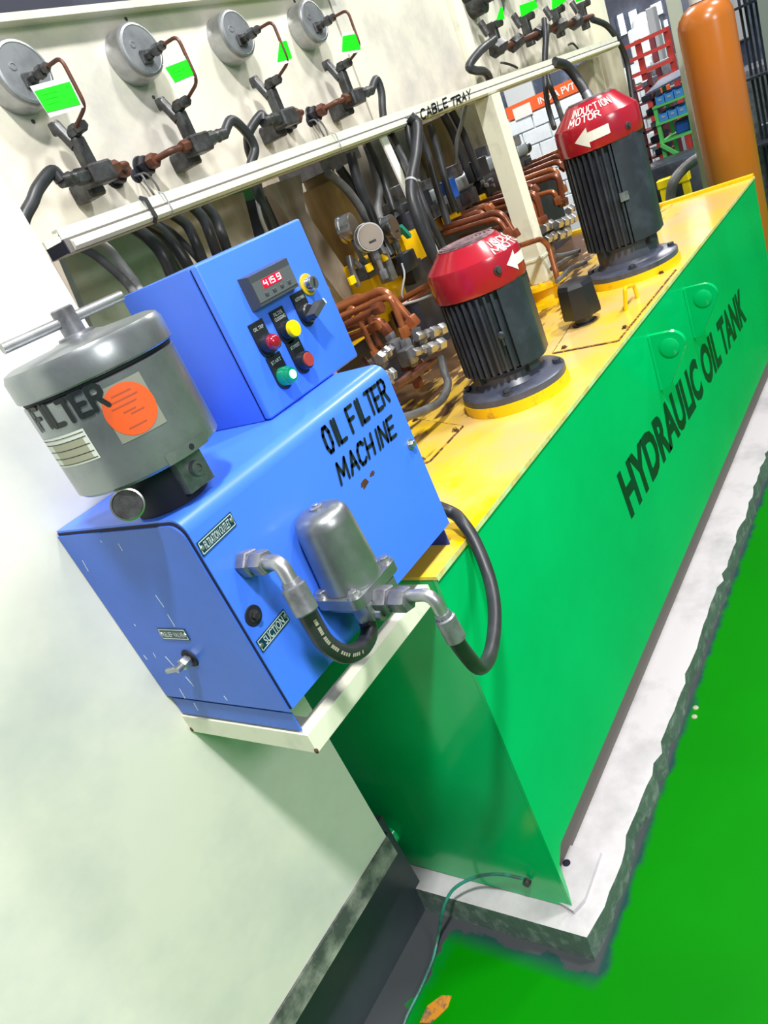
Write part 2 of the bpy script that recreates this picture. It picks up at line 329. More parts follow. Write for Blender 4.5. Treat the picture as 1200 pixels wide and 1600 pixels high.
def strokes(text, fn, W_, H_, w, jig=.012, slant=0.0):
    """fn(s,t,n) maps metres on the surface to a 3D point; the word is fitted to W_ x H_"""
    tot = sum(ADV.get(c, .95) for c in text) - .25; x = 0; mb = MB(); k = W_ / tot
    for c in text:
        dy = random.uniform(-jig, jig) * 2
        for st in G.get(c, []):
            pts = [((x + p[0] + slant*p[1]) * k, (p[1] + dy) * H_) for p in st]
            for a, b in zip(pts, pts[1:]):
                dx, dz = b[0]-a[0], b[1]-a[1]; l = math.hypot(dx, dz) or 1e-6; dx /= l; dz /= l
                ww = w * random.uniform(.9, 1.08) / 2; rim = []
                for q in range(5):
                    an = -PI/2 + PI*q/4; rim.append((b[0] + ww*(dx*math.cos(an) - dz*math.sin(an)), b[1] + ww*(dz*math.cos(an) + dx*math.sin(an))))
                for q in range(5):
                    an = PI/2 + PI*q/4; rim.append((a[0] + ww*(dx*math.cos(an) - dz*math.sin(an)), a[1] + ww*(dz*math.cos(an) + dx*math.sin(an))))
                mb.add([fn(p[0], p[1], 0.0009) for p in rim], [tuple(range(10))])
        x += ADV.get(c, .95)
    return mb
def plane_fn(BL, BR, TL, nrm):
    BL = Vector(BL); e = (Vector(BR) - BL); W_ = e.length; e = e / W_; u = Vector(TL) - BL; H_ = u.length; u = u / H_; n = Vector(nrm).normalized()
    return (lambda s, t, q: BL + e*s + u*t + n*q), W_, H_
def hand(text, BL, BR, TL, nrm, w, name, m, root, jig=.012):
    fn, W_, H_ = plane_fn(BL, BR, TL, nrm)
    return strokes(text, fn, W_, H_, w, jig).build(name, m, root, smooth=0)
def font_text(text, BL, BR, TL, nrm, name, m, root, bold=0.0, pad=(0,0,0,0), lift=.0006, xs=1.0):
    cu = bpy.data.curves.new('t', 'FONT'); cu.body = text; cu.size = 1; cu.offset = bold; cu.resolution_u = 3; cu.space_character = xs
    to = bpy.data.objects.new('t', cu); C.objects.link(to)
    dg = bpy.context.evaluated_depsgraph_get(); me = bpy.data.meshes.new_from_object(to.evaluated_get(dg))
    xs_ = [v.co.x for v in me.vertices]; ys_ = [v.co.y for v in me.vertices]
    x0, x1, y0, y1 = min(xs_), max(xs_), min(ys_), max(ys_)
    fn, W_, H_ = plane_fn(BL, BR, TL, nrm); l, r, b, t = pad
    mb = MB(); mb.add([fn(W_*(l + (1-l-r)*(v.co.x-x0)/(x1-x0)), H_*(b + (1-b-t)*(v.co.y-y0)/(y1-y0)), lift) for v in me.vertices], [tuple(p.vertices) for p in me.polygons])
    bpy.data.objects.remove(to); bpy.data.curves.remove(cu); bpy.data.meshes.remove(me)
    return mb.build(name, m, root, smooth=0)
def rivet(mb, p, n, r=.0035, h=.002):
    p = Vector(p); n = Vector(n).normalized(); mb.lathe(p, [(r, 0), (r*.9, h*.6), (r*.5, h)], 10, n)
def bolt(mb, p, n, r=.007, h=.006):
    p = Vector(p); n = Vector(n).normalized(); mb.cyl(p, p + n*h*.3, r*1.5, 14); mb.hexn(p + n*h*.3, p + n*h*1.3, r)

YF = 0.720      # tank front plane
ZT = 0.893      # tank top
YM = 0.731      # filter machine front
YC = 1.008      # press column face
YP = 1.300      # gauge panel face
NY = (0, -1, 0)
# ================================================================== SETTING
fl = MB(); fl.box((-3, -6, -.05), (16, 9, 0)); struct(fl.build('floor', 'floor'))
# paint scars on the floor
for k, (pts, mm) in enumerate([([(0.4922, 0.9765, 0.0), (0.5269, 0.9775, 0.0), (0.5555, 0.9577, 0.0), (0.5628, 0.9356, 0.0), (0.5393, 0.9323, 0.0), (0.514, 0.9437, 0.0), (0.4974, 0.9535, 0.0)], 'stickerorange')]):
    b = MB(); b.poly(pts, (0,0,1), .0015); o = b.build('floor_scar', mat('bare_orange_brown_patch', (.55, .22, .01), .6, col2=(.16, .10, .07), scale=40, lo=.45, hi=.55), smooth=0)
    tag(o, 'brown and orange scar where the green floor paint is gone, at bottom edge', 'paint scar')
for (u, lb) in (((1.448, 0.6417, 0.0), 'upper small rusty spot on the green floor beside the plinth'), ((1.4155, 0.6374, 0.0), 'lower small rusty spot on the green floor beside the plinth')):
    b = MB(); b.lathe((u[0], u[1], 0), [(.008, 0), (.007, .002), (.003, .0035)], 12); tag(b.build('anchor_stub', 'khaki'), lb, 'anchor stub')

# press column (big cream surface at the left)
b = MB(); b.box((-2.2, YC, .35), (.668, YC + .24, 3.2))
col = struct(b.build('wall_left', 'wall'))
b = MB(); b.box((-2.2, YC - .004, .297), (.668, YC + .24, .3495)); tag(struct(b.build('trim_1', 'strip')))
b = MB(); b.box((-2.2, YC + .09, 0.0), (.745, YC + .5, .2965)); tag(struct(b.build('baseboard_left', 'footdark')))
b = MB(); b.box((-2.2, YC + .05, .275), (.71, YC + .12, .2965)); tag(struct(b.build('trim_2', 'footdark')))

# plinth under the tank
def plinth():
    outer = [(.728, .668), (.78, .655), (1.17, .640), (2.1, .638), (4.2, .638), (4.2, 1.9), (.722, 1.9), (.718, 1.1)]
    # uneven trowelled edge along the aisle
    pts = [(.728, .672)]
    x = .80
    while x < 3.86:
        pts.append((x, .662 + random.uniform(-.006, .006) - (.006 if random.random() < .15 else 0))); x += .035
    pts += [(3.88, .664), (3.88, 1.69), (.722, 1.69)]
    n = len(pts); b = MB()
    b.add([(p[0], p[1], .07) for p in pts] + [(p[0] + .02, p[1] + .02, .0705) for p in pts[:0]], [tuple(range(n))])
    top = b
    sd = MB(); sd.add([(p[0], p[1], .07) for p in pts] + [(p[0] - (.006 if i in (0, n-1) else 0), p[1] - (random.uniform(-.008, .002) if i < n-3 else 0), 0) for i, p in enumerate(pts)],
                      [(i, (i+1) % n, n + (i+1) % n, n + i) for i in range(n)])
    return top, sd
random.seed(3)
tp, sd = plinth()
pl = thing('tank_plinth', 'low pale grey concrete plinth with ragged dark edge under the green tank', 'plinth', (1.5, .7, 0))
tp.build('plinth_top', 'plinth', pl, 0); sd.build('plinth_edge', 'plinthside', pl, 0)

# ================================================================== HYDRAULIC OIL TANK
tk = thing('hydraulic_oil_tank', 'long green hydraulic oil tank with worn yellow top and black lettering', 'oil tank', (.8, .9, .07))
X0b, X0t = .778, .803
XR = 3.60
b = MB(); b.poly([(X0t, YF, ZT), (XR, YF, ZT), (XR, YF, .225), (X0b + .045, YF, .218), (X0b + .018, YF + .0, .19), (X0b + .010, YF, .12), (X0b, YF, .072)], (0, 1, 0), .008); lab(b.build('front_plate', 'green', tk), 'green long front plate facing the aisle')
b = MB(); b.add([(X0b, YF + .0085, .072), (X0t, YF + .0085, ZT), (X0t, 1.45, ZT), (X0b, 1.45, .074),
                 (X0b + .008, YF + .0085, .072), (X0t + .008, YF + .0085, ZT), (X0t + .008, 1.45, ZT), (X0b + .008, 1.45, .074)],
                [(0,1,2,3),(4,7,6,5),(0,4,5,1),(1,5,6,2),(2,6,7,3),(3,7,4,0)]); lab(b.build('end_plate', 'green', tk), 'darker green near end plate')
b = MB(); b.box((XR - .008, YF + .0085, .225), (XR, 1.69, ZT)); b.build('end_plate', 'green', tk)
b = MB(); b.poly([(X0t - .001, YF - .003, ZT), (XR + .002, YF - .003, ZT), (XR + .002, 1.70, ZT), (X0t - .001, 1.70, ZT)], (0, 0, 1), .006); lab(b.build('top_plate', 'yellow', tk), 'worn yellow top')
ZU = ZT + .006
# pale chipped line along the top edge
b = MB(); b.box((X0t, YF - .0035, ZT - .003), (XR, YF - .0028, ZT + .0065)); b.build('edge_line', mat('chipped_pale_edge', (.55, .75, .35), .5, col2=(.62, .50, .15), scale=40, lo=.4, hi=.6), tk)
b = MB(); b.box((XR - .03, YF, ZU), (XR + .002, 1.70, ZU + .012)); b.build('rear_flange', 'yellow2', tk)
b = MB(); b.box((.86, .776, .0705), (3.9, .84, .235)); lab(b.build('base_beam', 'beam', tk), 'grey base beam in the gap under the front plate')
b = MB(); b.box((.779, .74, .0702), (.79, 1.44, .0735)); b.build('base_strip', 'seam', tk)
# foot pad at the near corner
b = MB(); b.poly([(.768, .713, .071), (.80, .700, .071), (.915, .703, .071), (.915, .79, .071), (.79, .79, .071)], (0, 0, 1), .010)
fp = lab(b.build('foot_pad', 'plinth', tk), 'pale grey foot pad at the near corner')
p = (0.8701, 0.7673, 0.082); b = MB(); b.lathe((p[0], p[1], .081), [(.009, 0), (.009, .0008)], 16); b.build('bolt_hole', 'seam', fp)
# covers on the tank top
def cover(pts, nm, grime=True):
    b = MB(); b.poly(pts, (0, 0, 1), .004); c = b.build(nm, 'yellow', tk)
    g = MB(); n = len(pts)
    cx_ = sum(p[0] for p in pts)/n; cy_ = sum(p[1] for p in pts)/n
    for i in range(n):
        a = Vector(pts[i]); d = Vector(pts[(i+1) % n]); g.beam((a.x, a.y, ZU + .001), (d.x, d.y, ZU + .001), .009, .003)
    g.build('grimy_joint', 'rustline', c)
    bs = MB()
    for i in range(n):
        a = Vector(pts[i]); d = Vector(pts[(i+1) % n]); q = a.lerp(d, .12) + (Vector((cx_, cy_, ZU)) - a) * .06
        bolt(bs, (q.x, q.y, ZU + .004), (0,0,1), .006, .005)
    bs.build('cover_bolts', 'rustline', c)
    return c
cover([(1.813, 0.7345, 0.899), (2.3826, 0.7338, 0.899), (2.4525, 1.0067, 0.899), (1.8257, 0.9191, 0.899)], 'cover_plate')
cover([(1.4136, 0.9945, 0.899), (1.2408, 0.991, 0.899), (1.2454, 1.1238, 0.899), (1.5263, 1.2236, 0.899)], 'cover_plate')
h = MB(); h.tube(fillet([(2.0595, 0.7893, 0.9), (2.0595, 0.7761, 0.9647), (2.161, 0.787, 0.9423), (2.161, 0.7844, 0.9)], .012), .0055, 10)
lab(h.build('lift_handle', 'yellow2', tk), 'yellow bent rod handle on the cover plate')
# lifting lugs on the front plate
def lug(xl, zt):
    b = MB(); a0 = (xl, YF, zt); prof = [(0, 0), (-.050, 0)]
    cyl_, czl, rr = -.066, -.038, .038
    for k in range(9):
        an = math.radians(95 - k*20); prof.append((cyl_ - math.cos(an)*0 - rr*math.cos(math.radians(95 - k*20))*1.0 * (1 if True else 0), czl + rr*math.sin(math.radians(95 - k*20))))
    # outline: out along the top, round the nose, back down to the plate
    prof = [(0, 0)] + [(-(.056 + .038*math.sin(math.radians(t))), -.036 + .036*math.cos(math.radians(t))) for t in range(0, 125, 12)] + [(-.030, -.150), (0, -.160)]
    b.poly([(xl, YF + y_, zt + z_) for y_, z_ in prof], (1, 0, 0), .016)
    o = b.build('lifting_lug', 'green', tk)
    d = MB(); d.lathe((xl - .0005, YF - .052, zt - .042), [(.026, -.001), (.026, .003), (.024, .004)], 24, (-1, 0, 0)); d.build('lug_boss', 'green', o)
    w = MB(); w.tube([(xl + .001, YF - .002, zt - .002), (xl + .001, YF - .002, zt - .158)], .005, 8); w.build('weld', 'green', o)
    return o
lug(1.98, .843); lug(2.369, .842)
font_text('HYDRAULIC OIL TANK', (1.5668, 0.72, 0.5197), (3.0542, 0.72, 0.4848), (1.5549, 0.72, 0.6564), NY, 'lettering', 'textgreen', tk, bold=.042)
# lug shadow-less bracket bits at the near end: earth terminal
t_ = MB(); q = (0.7755, 0.8009, 0.1388); t_.cyl(q, (q[0] - .012, q[1], q[2]), .008, 14); bolt(t_, (q[0] - .004, q[1], q[2]), (-1, 0, 0), .006, .006); lab(t_.build('earth_terminal', 'darksteel', tk), 'dark earth terminal bolt')
b = MB(); w = spline([(0.766, 0.8014, 0.1556), (0.76, 0.8557, 0.1593), (0.75, 0.9193, 0.14), (0.715, 0.9607, 0.1313), (0.68, 0.9808, 0.1019), (0.662, 1.0155, 0.0267), (0.615, 1.0131, 0.006), (0.5517, 1.0091, 0.004), (0.4898, 1.0082, 0.004), (0.4384, 0.9972, 0.004)], 6)
b.tube(w, .0036, 8); tag(b.build('earth_wire', 'wiregreen'), 'thin teal green wire from the tank corner down across the floor', 'wire')
# drain pipe in the dark gap; tank green stands in for green light on it
b = MB(); b.tube(fillet([(.80, 1.16, .175), (.765, 1.16, .175), (.765, 1.30, .175)], .03), .026, 20); b.cyl((.802, 1.16, .175), (.790, 1.16, .175), .034, 20); tag(b.build('drain_pipe', 'green'), 'round drain pipe in the gap between column and tank, green light put into its colour', 'pipe')
# ================================================================== OIL FILTER MACHINE (blue)
XA, XB, ZA, ZB = .460, .904, .938, 1.230
fm = thing('oil_filter_machine', 'bright blue oil filter machine cabinet standing on the cream bracket', 'filter machine', (.68, .87, .894))
# wrapped cover: front + rounded edge + top
def shell():
    b = MB(); R_ = .022; prof = [(YM, ZA), (YM, ZB - R_)]
    for k in range(1, 7):
        a = PI/2*k/6; prof.append((YM + R_ - R_*math.cos(a), ZB - R_ + R_*math.sin(a)))
    prof.append((YC - .002, ZB))
    inner = [(y + .0025 if y < YM + R_ else y, z - .0025) for y, z in prof]
    full = prof + [(prof[-1][0], ZB - .003)] + [(YM + .003, ZB - R_), (YM + .003, ZA)]
    b.poly([(XA, y, z) for y, z in full], (1, 0, 0), XB - XA)
    return b
# a real bent sheet is thin; close the body behind it with its own panels
shell().build('front_and_top_cover', 'blue', fm)
R2 = .020
def side_prof(o, lo):
    y0, z1 = YM + o, ZB - o - .001
    return [(y0, ZA - lo)] + [(y0 + R2 - R2*math.cos(PI/2*k/5), z1 - R2 + R2*math.sin(PI/2*k/5)) for k in range(6)] + [(YC - .002, z1), (YC - .002, ZA - lo)]
b = MB(); b.poly([(XA - .0034, y, z) for y, z in side_prof(.0062, .004)], (1, 0, 0), .0026); sp = lab(b.build('side_panel', 'blueshade', fm), 'chipped darker blue left side panel')
b = MB(); b.poly([(XA - .0007, y, z) for y, z in side_prof(.0022, .001)], (1, 0, 0), .0006); b.build('seam', 'seam', fm)
for a_, c_ in [((0.4565, 0.8742, 1.2056), (0.4565, 0.875, 1.1947)), ((0.4565, 0.866, 1.1246), (0.4565, 0.8646, 1.105)), ((0.4565, 0.8669, 1.093), (0.4565, 0.8682, 1.0728)), ((0.4565, 0.9212, 0.9796), (0.4565, 0.9161, 0.9618)), ((0.4565, 0.9573, 0.9532), (0.4565, 0.9598, 0.9339)), ((0.4565, 0.9449, 0.926), (0.4565, 0.9468, 0.9114)), ((0.4565, 0.8584, 0.9496), (0.4565, 0.8576, 0.9415)), ((0.4565, 0.9383, 1.0164), (0.4565, 0.9323, 0.9967)), ((0.4565, 0.9831, 1.1837), (0.4565, 0.9866, 1.1658)), ((0.4565, 0.9093, 1.2122), (0.4565, 0.9083, 1.2092)), ((0.4565, 0.9621, 1.0742), (0.4565, 0.9611, 1.0708)), ((0.4565, 0.9627, 1.0216), (0.4565, 0.9643, 1.0125)), ((0.4565, 0.9923, 1.0153), (0.4565, 0.9906, 1.0072))]:
    b = MB(); b.beam((XA - .0036, a_[1], a_[2]), (XA - .0036, c_[1], c_[2]), .0014, .0004, (1, 0, 0)); b.build('paint_streak', mat('white_paint_streak', (.62, .68, .78), .5), sp, 0)
b = MB(); b.poly([(XB, y, z) for y, z in side_prof(.0042, -.002)], (1, 0, 0), .002); b.build('side_panel', 'blue', fm)
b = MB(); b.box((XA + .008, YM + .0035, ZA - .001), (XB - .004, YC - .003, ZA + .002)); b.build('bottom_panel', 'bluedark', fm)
b = MB(); b.box((XA + .001, YM + .012, .8945), (XA + .0035, YC - .004, ZA - .012)); lab(b.build('side_skirt', 'blueshade', fm), 'blue left skirt plate standing on the bracket')
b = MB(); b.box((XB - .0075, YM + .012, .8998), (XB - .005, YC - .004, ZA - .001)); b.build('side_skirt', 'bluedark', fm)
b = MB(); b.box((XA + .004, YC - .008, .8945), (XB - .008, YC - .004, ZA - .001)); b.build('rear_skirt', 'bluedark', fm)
hand('OIL FILTER', (0.7175, 0.731, 1.174), (0.8829, 0.731, 1.1757), (0.721, 0.731, 1.2081), NY, .0058, 'lettering', 'paintblack', fm)
hand('MACHINE', (0.7131, 0.731, 1.1269), (0.8671, 0.731, 1.1264), (0.7197, 0.731, 1.1554), NY, .0056, 'lettering', 'paintblack', fm)
def nameplate(text, BL, BR, TL, nrm, m, root, scale_txt=(.13, .13, .22, .22)):
    BL, BR, TL = Vector(BL), Vector(BR), Vector(TL); n = Vector(nrm)
    TR = TL + BR - BL; b = MB(); b.poly([BL, BR, TR, TL], n, .0012); o = b.build('name_plate', m, root, 0)
    f = MB(); e = (BR-BL); u = (TL-BL); t = .0010
    fr = [(BL + e*.03 + u*.10), (BR - e*.03 + u*.10), (TR - e*.03 - u*.10), (TL + e*.03 - u*.10)]
    for i in range(4): f.beam(fr[i] + n*.0013, fr[(i+1) % 4] + n*.0013, t, .0006, n)
    f.build('border', 'platetext', o, 0)
    font_text(text, BL, BR, TL, nrm, 'plate_text', 'platetext', o, bold=.012, pad=scale_txt, lift=.0018)
    r = MB(); rivet(r, BL + e*.06 + u*.5 + n*.001, n); rivet(r, BR - e*.06 + u*.5 + n*.001, n); r.build('rivet', 'steel', o)
    return o
lab(nameplate('FILTRATION OUTLET', (0.4606, 0.731, 1.1771), (0.5231, 0.731, 1.1809), (0.4617, 0.731, 1.1952), NY, 'plate', fm), 'teal blue FILTRATION OUTLET name plate')
lab(nameplate('SUCTION', (0.4633, 0.731, 1.0294), (0.523, 0.731, 1.0345), (0.4627, 0.731, 1.0475), NY, 'plate', fm, (.18, .15, .18, .18)), 'teal blue SUCTION name plate')
lab(nameplate('RELIEF VALVE', (0.4566, 0.9129, 1.0497), (0.4566, 0.8523, 1.0502), (0.4566, 0.911, 1.0689), (-1, 0, 0), 'platedark', fm, (.12, .12, .28, .28)), 'small grey RELIEF VALVE name plate')
b = MB(); bolt(b, (0.8891, 0.731, 1.0967), NY, .0058, .006); b.build('cover_bolt', 'steel', fm)
p = (0.4793, 0.731, 1.0755)
b = MB(); b.lathe(p, [(.014, 0), (.013, .001)], 20, NY); pg = b.build('port_ring', 'seam', fm); b = MB(); bolt(b, p, NY, .0055, .006); b.build('port_plug', 'darksteel', pg)
for i, (pa, pb) in enumerate(([(0.7454, 0.731, 1.1047), (0.7685, 0.731, 1.0977)], [(0.7723, 0.731, 1.1076), (0.7872, 0.731, 1.1034)])):
    b = MB(); m_ = (Vector(pa) + Vector(pb)) / 2; r_ = (Vector(pb) - Vector(pa)).length / 2
    b.poly([(m_.x + r_*math.cos(a)*random.uniform(.5, 1.1), YM, m_.z + r_*.55*math.sin(a)*random.uniform(.4, 1.2)) for a in [k*PI/7 for k in range(14)]], NY, .0003)
    b.build('paint_chip', 'rust', fm, 0)
# relief valve spindle
p = Vector((0.4566, 0.8804, 1.0173))
b = MB(); b.lathe(p, [(.015, 0), (.014, .002)], 20, (-1, 0, 0)); vr = b.build('valve_ring', 'seam', fm)
b = MB(); b.cyl(p, p + Vector((-.026, 0, 0)), .0048, 14); b.hexn(p + Vector((-.004, 0, 0)), p + Vector((-.016, 0, 0)), .0095); b.tube([p + Vector((-.021, 0, 0)), p + Vector((-.024, .026, -.004))], .0042, 10)
lab(b.build('valve_spindle', 'steel', fm), 'steel relief valve spindle')
# ------------------------------------------------ control box
BX0, BX1, BY, BZ0, BZ1 = .737, .973, .828, 1.2305, 1.459
cb = thing('control_box', 'bright blue control box with push buttons standing on the filter machine', 'control box', (.855, .91, 1.2305))
b = MB(); b.bbox((BX0 + .001, BY + .018, BZ0), (BX1 - .001, YC - .003, BZ1 - .001), .002); lab(b.build('box_body', 'blueshade', cb), 'darker blue box body')
b = MB(); b.box((BX0 + .004, BY + .0135, BZ0 + .003), (BX1 - .004, BY + .0185, BZ1 - .004)); b.build('door_gasket', 'seam', cb)
b = MB(); b.bbox((BX0, BY, BZ0 + .001), (BX1, BY + .0135, BZ1), .004, 3); dr = b.build('door', 'blue', cb)
b = MB(); b.cyl((BX1, BY + .02, 1.345), (BX1 + .010, BY + .02, 1.345), .011, 18); b.build('door_latch', 'midsteel', cb)
# hinge screws on the left side
for (u, v, y) in [(0.737, 0.8511, 1.3865), (0.737, 0.8479, 1.35), (0.737, 0.8412, 1.2781)]:
    b = MB(); b.cyl((.7365, y, v), (.735, y, v), .0025, 8); b.build('side_screw', 'steel', cb)
# digital display
D0, D1, D2, D3 = [Vector(p) for p in [(0.7962, 0.828, 1.3702), (0.8956, 0.828, 1.3745), (0.8874, 0.828, 1.4211), (0.7957, 0.828, 1.4181)]]
def quad_frustum(a, b_, c, d, n, h, inset):
    n = Vector(n).normalized(); ctr = (a+b_+c+d)/4; base = [a, b_, c, d]; top = [p + (ctr-p)*inset + n*h for p in base]
    m_ = MB(); m_.add(base + top, [(3,2,1,0), (4,5,6,7)] + [(i, (i+1) % 4, 4 + (i+1) % 4, 4 + i) for i in range(4)]); return m_
zx0, zx1, zz0, zz1 = min(D0.x, D3.x), max(D1.x, D2.x), (D0.z + D1.z)/2, (D2.z + D3.z)/2
DA, DB, DC, DD = Vector((zx0, BY, zz0)), Vector((zx1, BY, zz0)), Vector((zx1, BY, zz1)), Vector((zx0, BY, zz1))
dp = lab(quad_frustum(DA, DB, DC, DD, NY, .016, .10).build('display_meter', 'greyplastic', cb, 20), 'dark grey digital meter')
yy = BY - .0162
gl = MB(); gx0, gx1 = zx0 + .006, zx1 - .006; gz0, gz1 = zz0 + .007, zz1 - .012
gl.poly([(gx0, yy, gz0), (gx1, yy, gz0), (gx1, yy, gz1), (gx0, yy, gz1)], NY, .0006); g_ = gl.build('meter_window', 'bezel', dp, 0)
lx0 = gx0 + (gx1-gx0)*.22; lx1 = gx0 + (gx1-gx0)*.70; lz1 = gz1 - .001; lz0 = gz0 + (gz1-gz0)*.52
ld = MB(); ld.poly([(lx0, yy - .0007, lz0), (lx1, yy - .0007, lz0), (lx1, yy - .0007, lz1), (lx0, yy - .0007, lz1)], NY, .0003); ld.build('led_field', 'ledred', dp, 0)
hand('415.9', (lx0 + .002, yy - .0012, lz0 + .0025), (lx1 - .002, yy - .0012, lz0 + .0025), (lx0 + .002, yy - .0012, lz1 - .0025), NY, .0013, 'led_digits', 'ledwhite', dp, 0)
for i in range(4):
    b = MB(); xx_ = gx0 + (gx1-gx0)*(.18 + .2*i); b.bbox((xx_, yy - .0022, gz0 + .005), (xx_ + .007, yy, gz0 + .010), .0008, 1); b.build('meter_key', 'greyplastic', dp)
def fitting(face, text, kind, m, label):
    """face = where the lens sits on the photo, pushed out by h from the door"""
    h = .024; c = Vector((face[0], BY, face[2])); r = .0128
    pw, ph = .0152, .034
    b = MB(); b.poly([(c.x + x_, BY, c.z + z_) for x_, z_ in [(-pw, ph), (pw, ph), (pw, -.004)] + [(pw*math.cos(a), -.004 + pw*math.sin(a)) for a in [-PI*k/10 for k in range(1, 10)]] + [(-pw, -.004)]], NY, .003)
    pt = lab(b.build('legend_plate', 'blackplastic', cb), 'black legend plate reading ' + text.replace('\n', ' '))
    if '\n' in text:
        a, bb = text.split('\n')
        font_text(a, (c.x - .010, BY - .003, c.z + .025), (c.x + .010, BY - .003, c.z + .025), (c.x - .010, BY - .003, c.z + .030), NY, 'legend_text', 'platetext', pt)
        font_text(bb, (c.x - .012, BY - .003, c.z + .018), (c.x + .012, BY - .003, c.z + .018), (c.x - .012, BY - .003, c.z + .023), NY, 'legend_text', 'platetext', pt)
    else:
        font_text(text, (c.x - .011, BY - .003, c.z + .022), (c.x + .011, BY - .003, c.z + .022), (c.x - .011, BY - .003, c.z + .027), NY, 'legend_text', 'platetext', pt)
    if kind == 'selector':
        b = MB(); b.lathe((c.x, BY - .003, c.z), [(r*1.12, 0), (r*1.1, .008), (r*.95, .010)], 28, NY); s_ = lab(b.build('selector_knob', 'blackplastic', cb), 'black rotary selector knob')
        b = MB(); b.obox((c.x + .003, BY - .021, c.z + .001), (.93, 0, .36), (0, 1, 0), (-.36, 0, .93), .0165, .010, .0042); k_ = b.build('knob_grip', 'greyplastic', s_)
        b = MB(); b.obox((c.x + .0185, BY - .0315, c.z + .007), (.93, 0, .36), (0, 1, 0), (-.36, 0, .93), .0012, .001, .0042); b.build('pointer_mark', 'white', s_)
        return
    b = MB(); b.lathe((c.x, BY - .003, c.z), [(r*1.08, 0), (r*1.08, .010), (r*.98, .013), (r*.80, .0135)], 28, NY)
    bz = b.build('button_bezel', 'blackplastic' if kind != 'lit' else 'btngreen', cb)
    b = MB()
    if kind == 'dome': b.lathe((c.x, BY - .012, c.z), [(r*.92, 0), (r*.92, .007), (r*.8, .012), (r*.5, .015), (r*.1, .0162)], 28, NY)
    elif kind == 'flat': b.lathe((c.x, BY - .012, c.z), [(r*.95, 0), (r*.97, .009), (r*.90, .011), (r*.5, .0115)], 28, NY)
    elif kind == 'lit': b.lathe((c.x, BY - .012, c.z), [(r*.88, 0), (r*.88, .009), (r*.78, .011)], 28, NY)
    else: b.lathe((c.x, BY - .012, c.z), [(r*.84, 0), (r*.84, .0055), (r*.78, .007)], 28, NY)
    o = lab(b.build('button_lens', m, cb), label)
    if kind == 'lit':
        g = MB(); g.lathe((c.x, BY - .0232, c.z), [(r*.52, 0), (r*.5, .0012)], 24, NY); g.build('lamp_glow', 'btnglow', o)
fitting((0.7896, 0.803, 1.3258), 'OIL TRIP', 'dome', 'btnred', 'dark red indicator lens')
fitting((0.8384, 0.803, 1.3272), 'FILTER\nCLOGGING', 'flat', 'btnyellow', 'yellow indicator lens')
fitting((0.8941, 0.82, 1.3332), 'AUTO/MAN', 'selector', None, '')
fitting((0.7929, 0.803, 1.274), 'START', 'lit', 'btngreen', 'glowing green start button')
fitting((0.8421, 0.803, 1.2772), 'STOP/RESET', 'push', 'btnstop', 'dull red stop button')
p = Vector((0.9265, 0.828, 1.3686))
b = MB(); b.lathe(p, [(.0165, 0), (.0165, .002), (.0155, .0028)], 30, NY); kr = lab(b.build('key_switch_ring', 'keyyellow', cb), 'yellow ring of the key switch')
b = MB(); b.lathe(p + Vector((0, -.0028, 0)), [(.011, 0), (.011, .010), (.0095, .0125)], 26, NY); kl = b.build('key_switch', 'chrome', kr)
b = MB(); b.obox(p + Vector((0, -.0156, 0)), (.4, 0, .9), (0, 1, 0), (-.9, 0, .4), .006, .0006, .0013); b.build('key_slot', 'seam', kr)
# ------------------------------------------------ wall bracket
br = thing('angle_bracket', 'cream painted angle iron bracket holding the blue machine to the wall', 'bracket', (.63, .87, .857))
zb0, zb1 = .857, .8895
b = MB(); b.box((.463, .7335, zb0), (.795, .7375, zb1)); b.box((.463, .7375, zb1 - .004), (.795, .760, zb1)); b.build('front_angle', 'cream', br)
b = MB(); b.box((.459, .7335, zb0), (.4629, YC - .0005, zb1)); b.box((.463, .7605, zb1 - .004), (.490, YC - .0005, zb1)); b.build('side_angle', 'cream', br)
b = MB(); b.box((.760, .7605, zb1 - .004), (.795, YC - .0005, zb1)); b.build('rear_angle', 'cream', br)
for p in ((.4595, .7335, zb0 + .001), (.4595, 1.004, zb0 + .002)):
    b = MB(); b.lathe(p, [(.0015, -.001), (.003, .003), (.0015, .007)], 10, (0, .2, 1)); b.build('weld_bead', 'rustline', br)
# ------------------------------------------------ filter canister
cx_, cy_ = .511, .801
fc = thing('filter_canister', 'round grey metal filter canister with T handle on top of the blue machine', 'filter', (cx_, cy_, 1.2305))
cc = (cx_, cy_, 0)
b = MB(); b.lathe(cc, [(.060, 1.2865), (.086, 1.2865), (.0895, 1.290), (.0895, 1.397), (.086, 1.399)], 72); b.build('canister_body', 'alucan', fc)
b = MB(); b.lathe(cc, [(.088, 1.3995), (.088, 1.4025)], 72); b.build('lid_gap', 'seam', fc)
b = MB(); b.lathe(cc, [(.0905, 1.403), (.0925, 1.405), (.0925, 1.428), (.089, 1.435), (.080, 1.438), (.030, 1.441), (.024, 1.443)], 72); ld_ = b.build('lid', 'alucan', fc)
b = MB(); b.lathe((cx_, cy_, 0), [(.021, 1.4405), (.020, 1.446), (.0125, 1.447), (.0125, 1.474), (.011, 1.4755)], 24); hb = b.build('handle_hub', 'midsteel', fc)
b = MB(); hd = Vector((0.07469999999999999, -0.01150000000000001, 0.0)).normalized(); hc = Vector((cx_, cy_, 1.462)); b.cyl(hc - hd*.078, hc + hd*.072, .0058, 18); b.build('handle_bar', 'steel', fc)
b = MB(); b.lathe(cc, [(.045, 1.2308), (.045, 1.2864)], 32); lab(b.build('canister_foot', 'seam', fc), 'black foot under the canister')
b = MB(); b.box((.500, .745, 1.240), (.540, .79, 1.2862)); fb = b.build('mount_block', 'midsteel', fc)
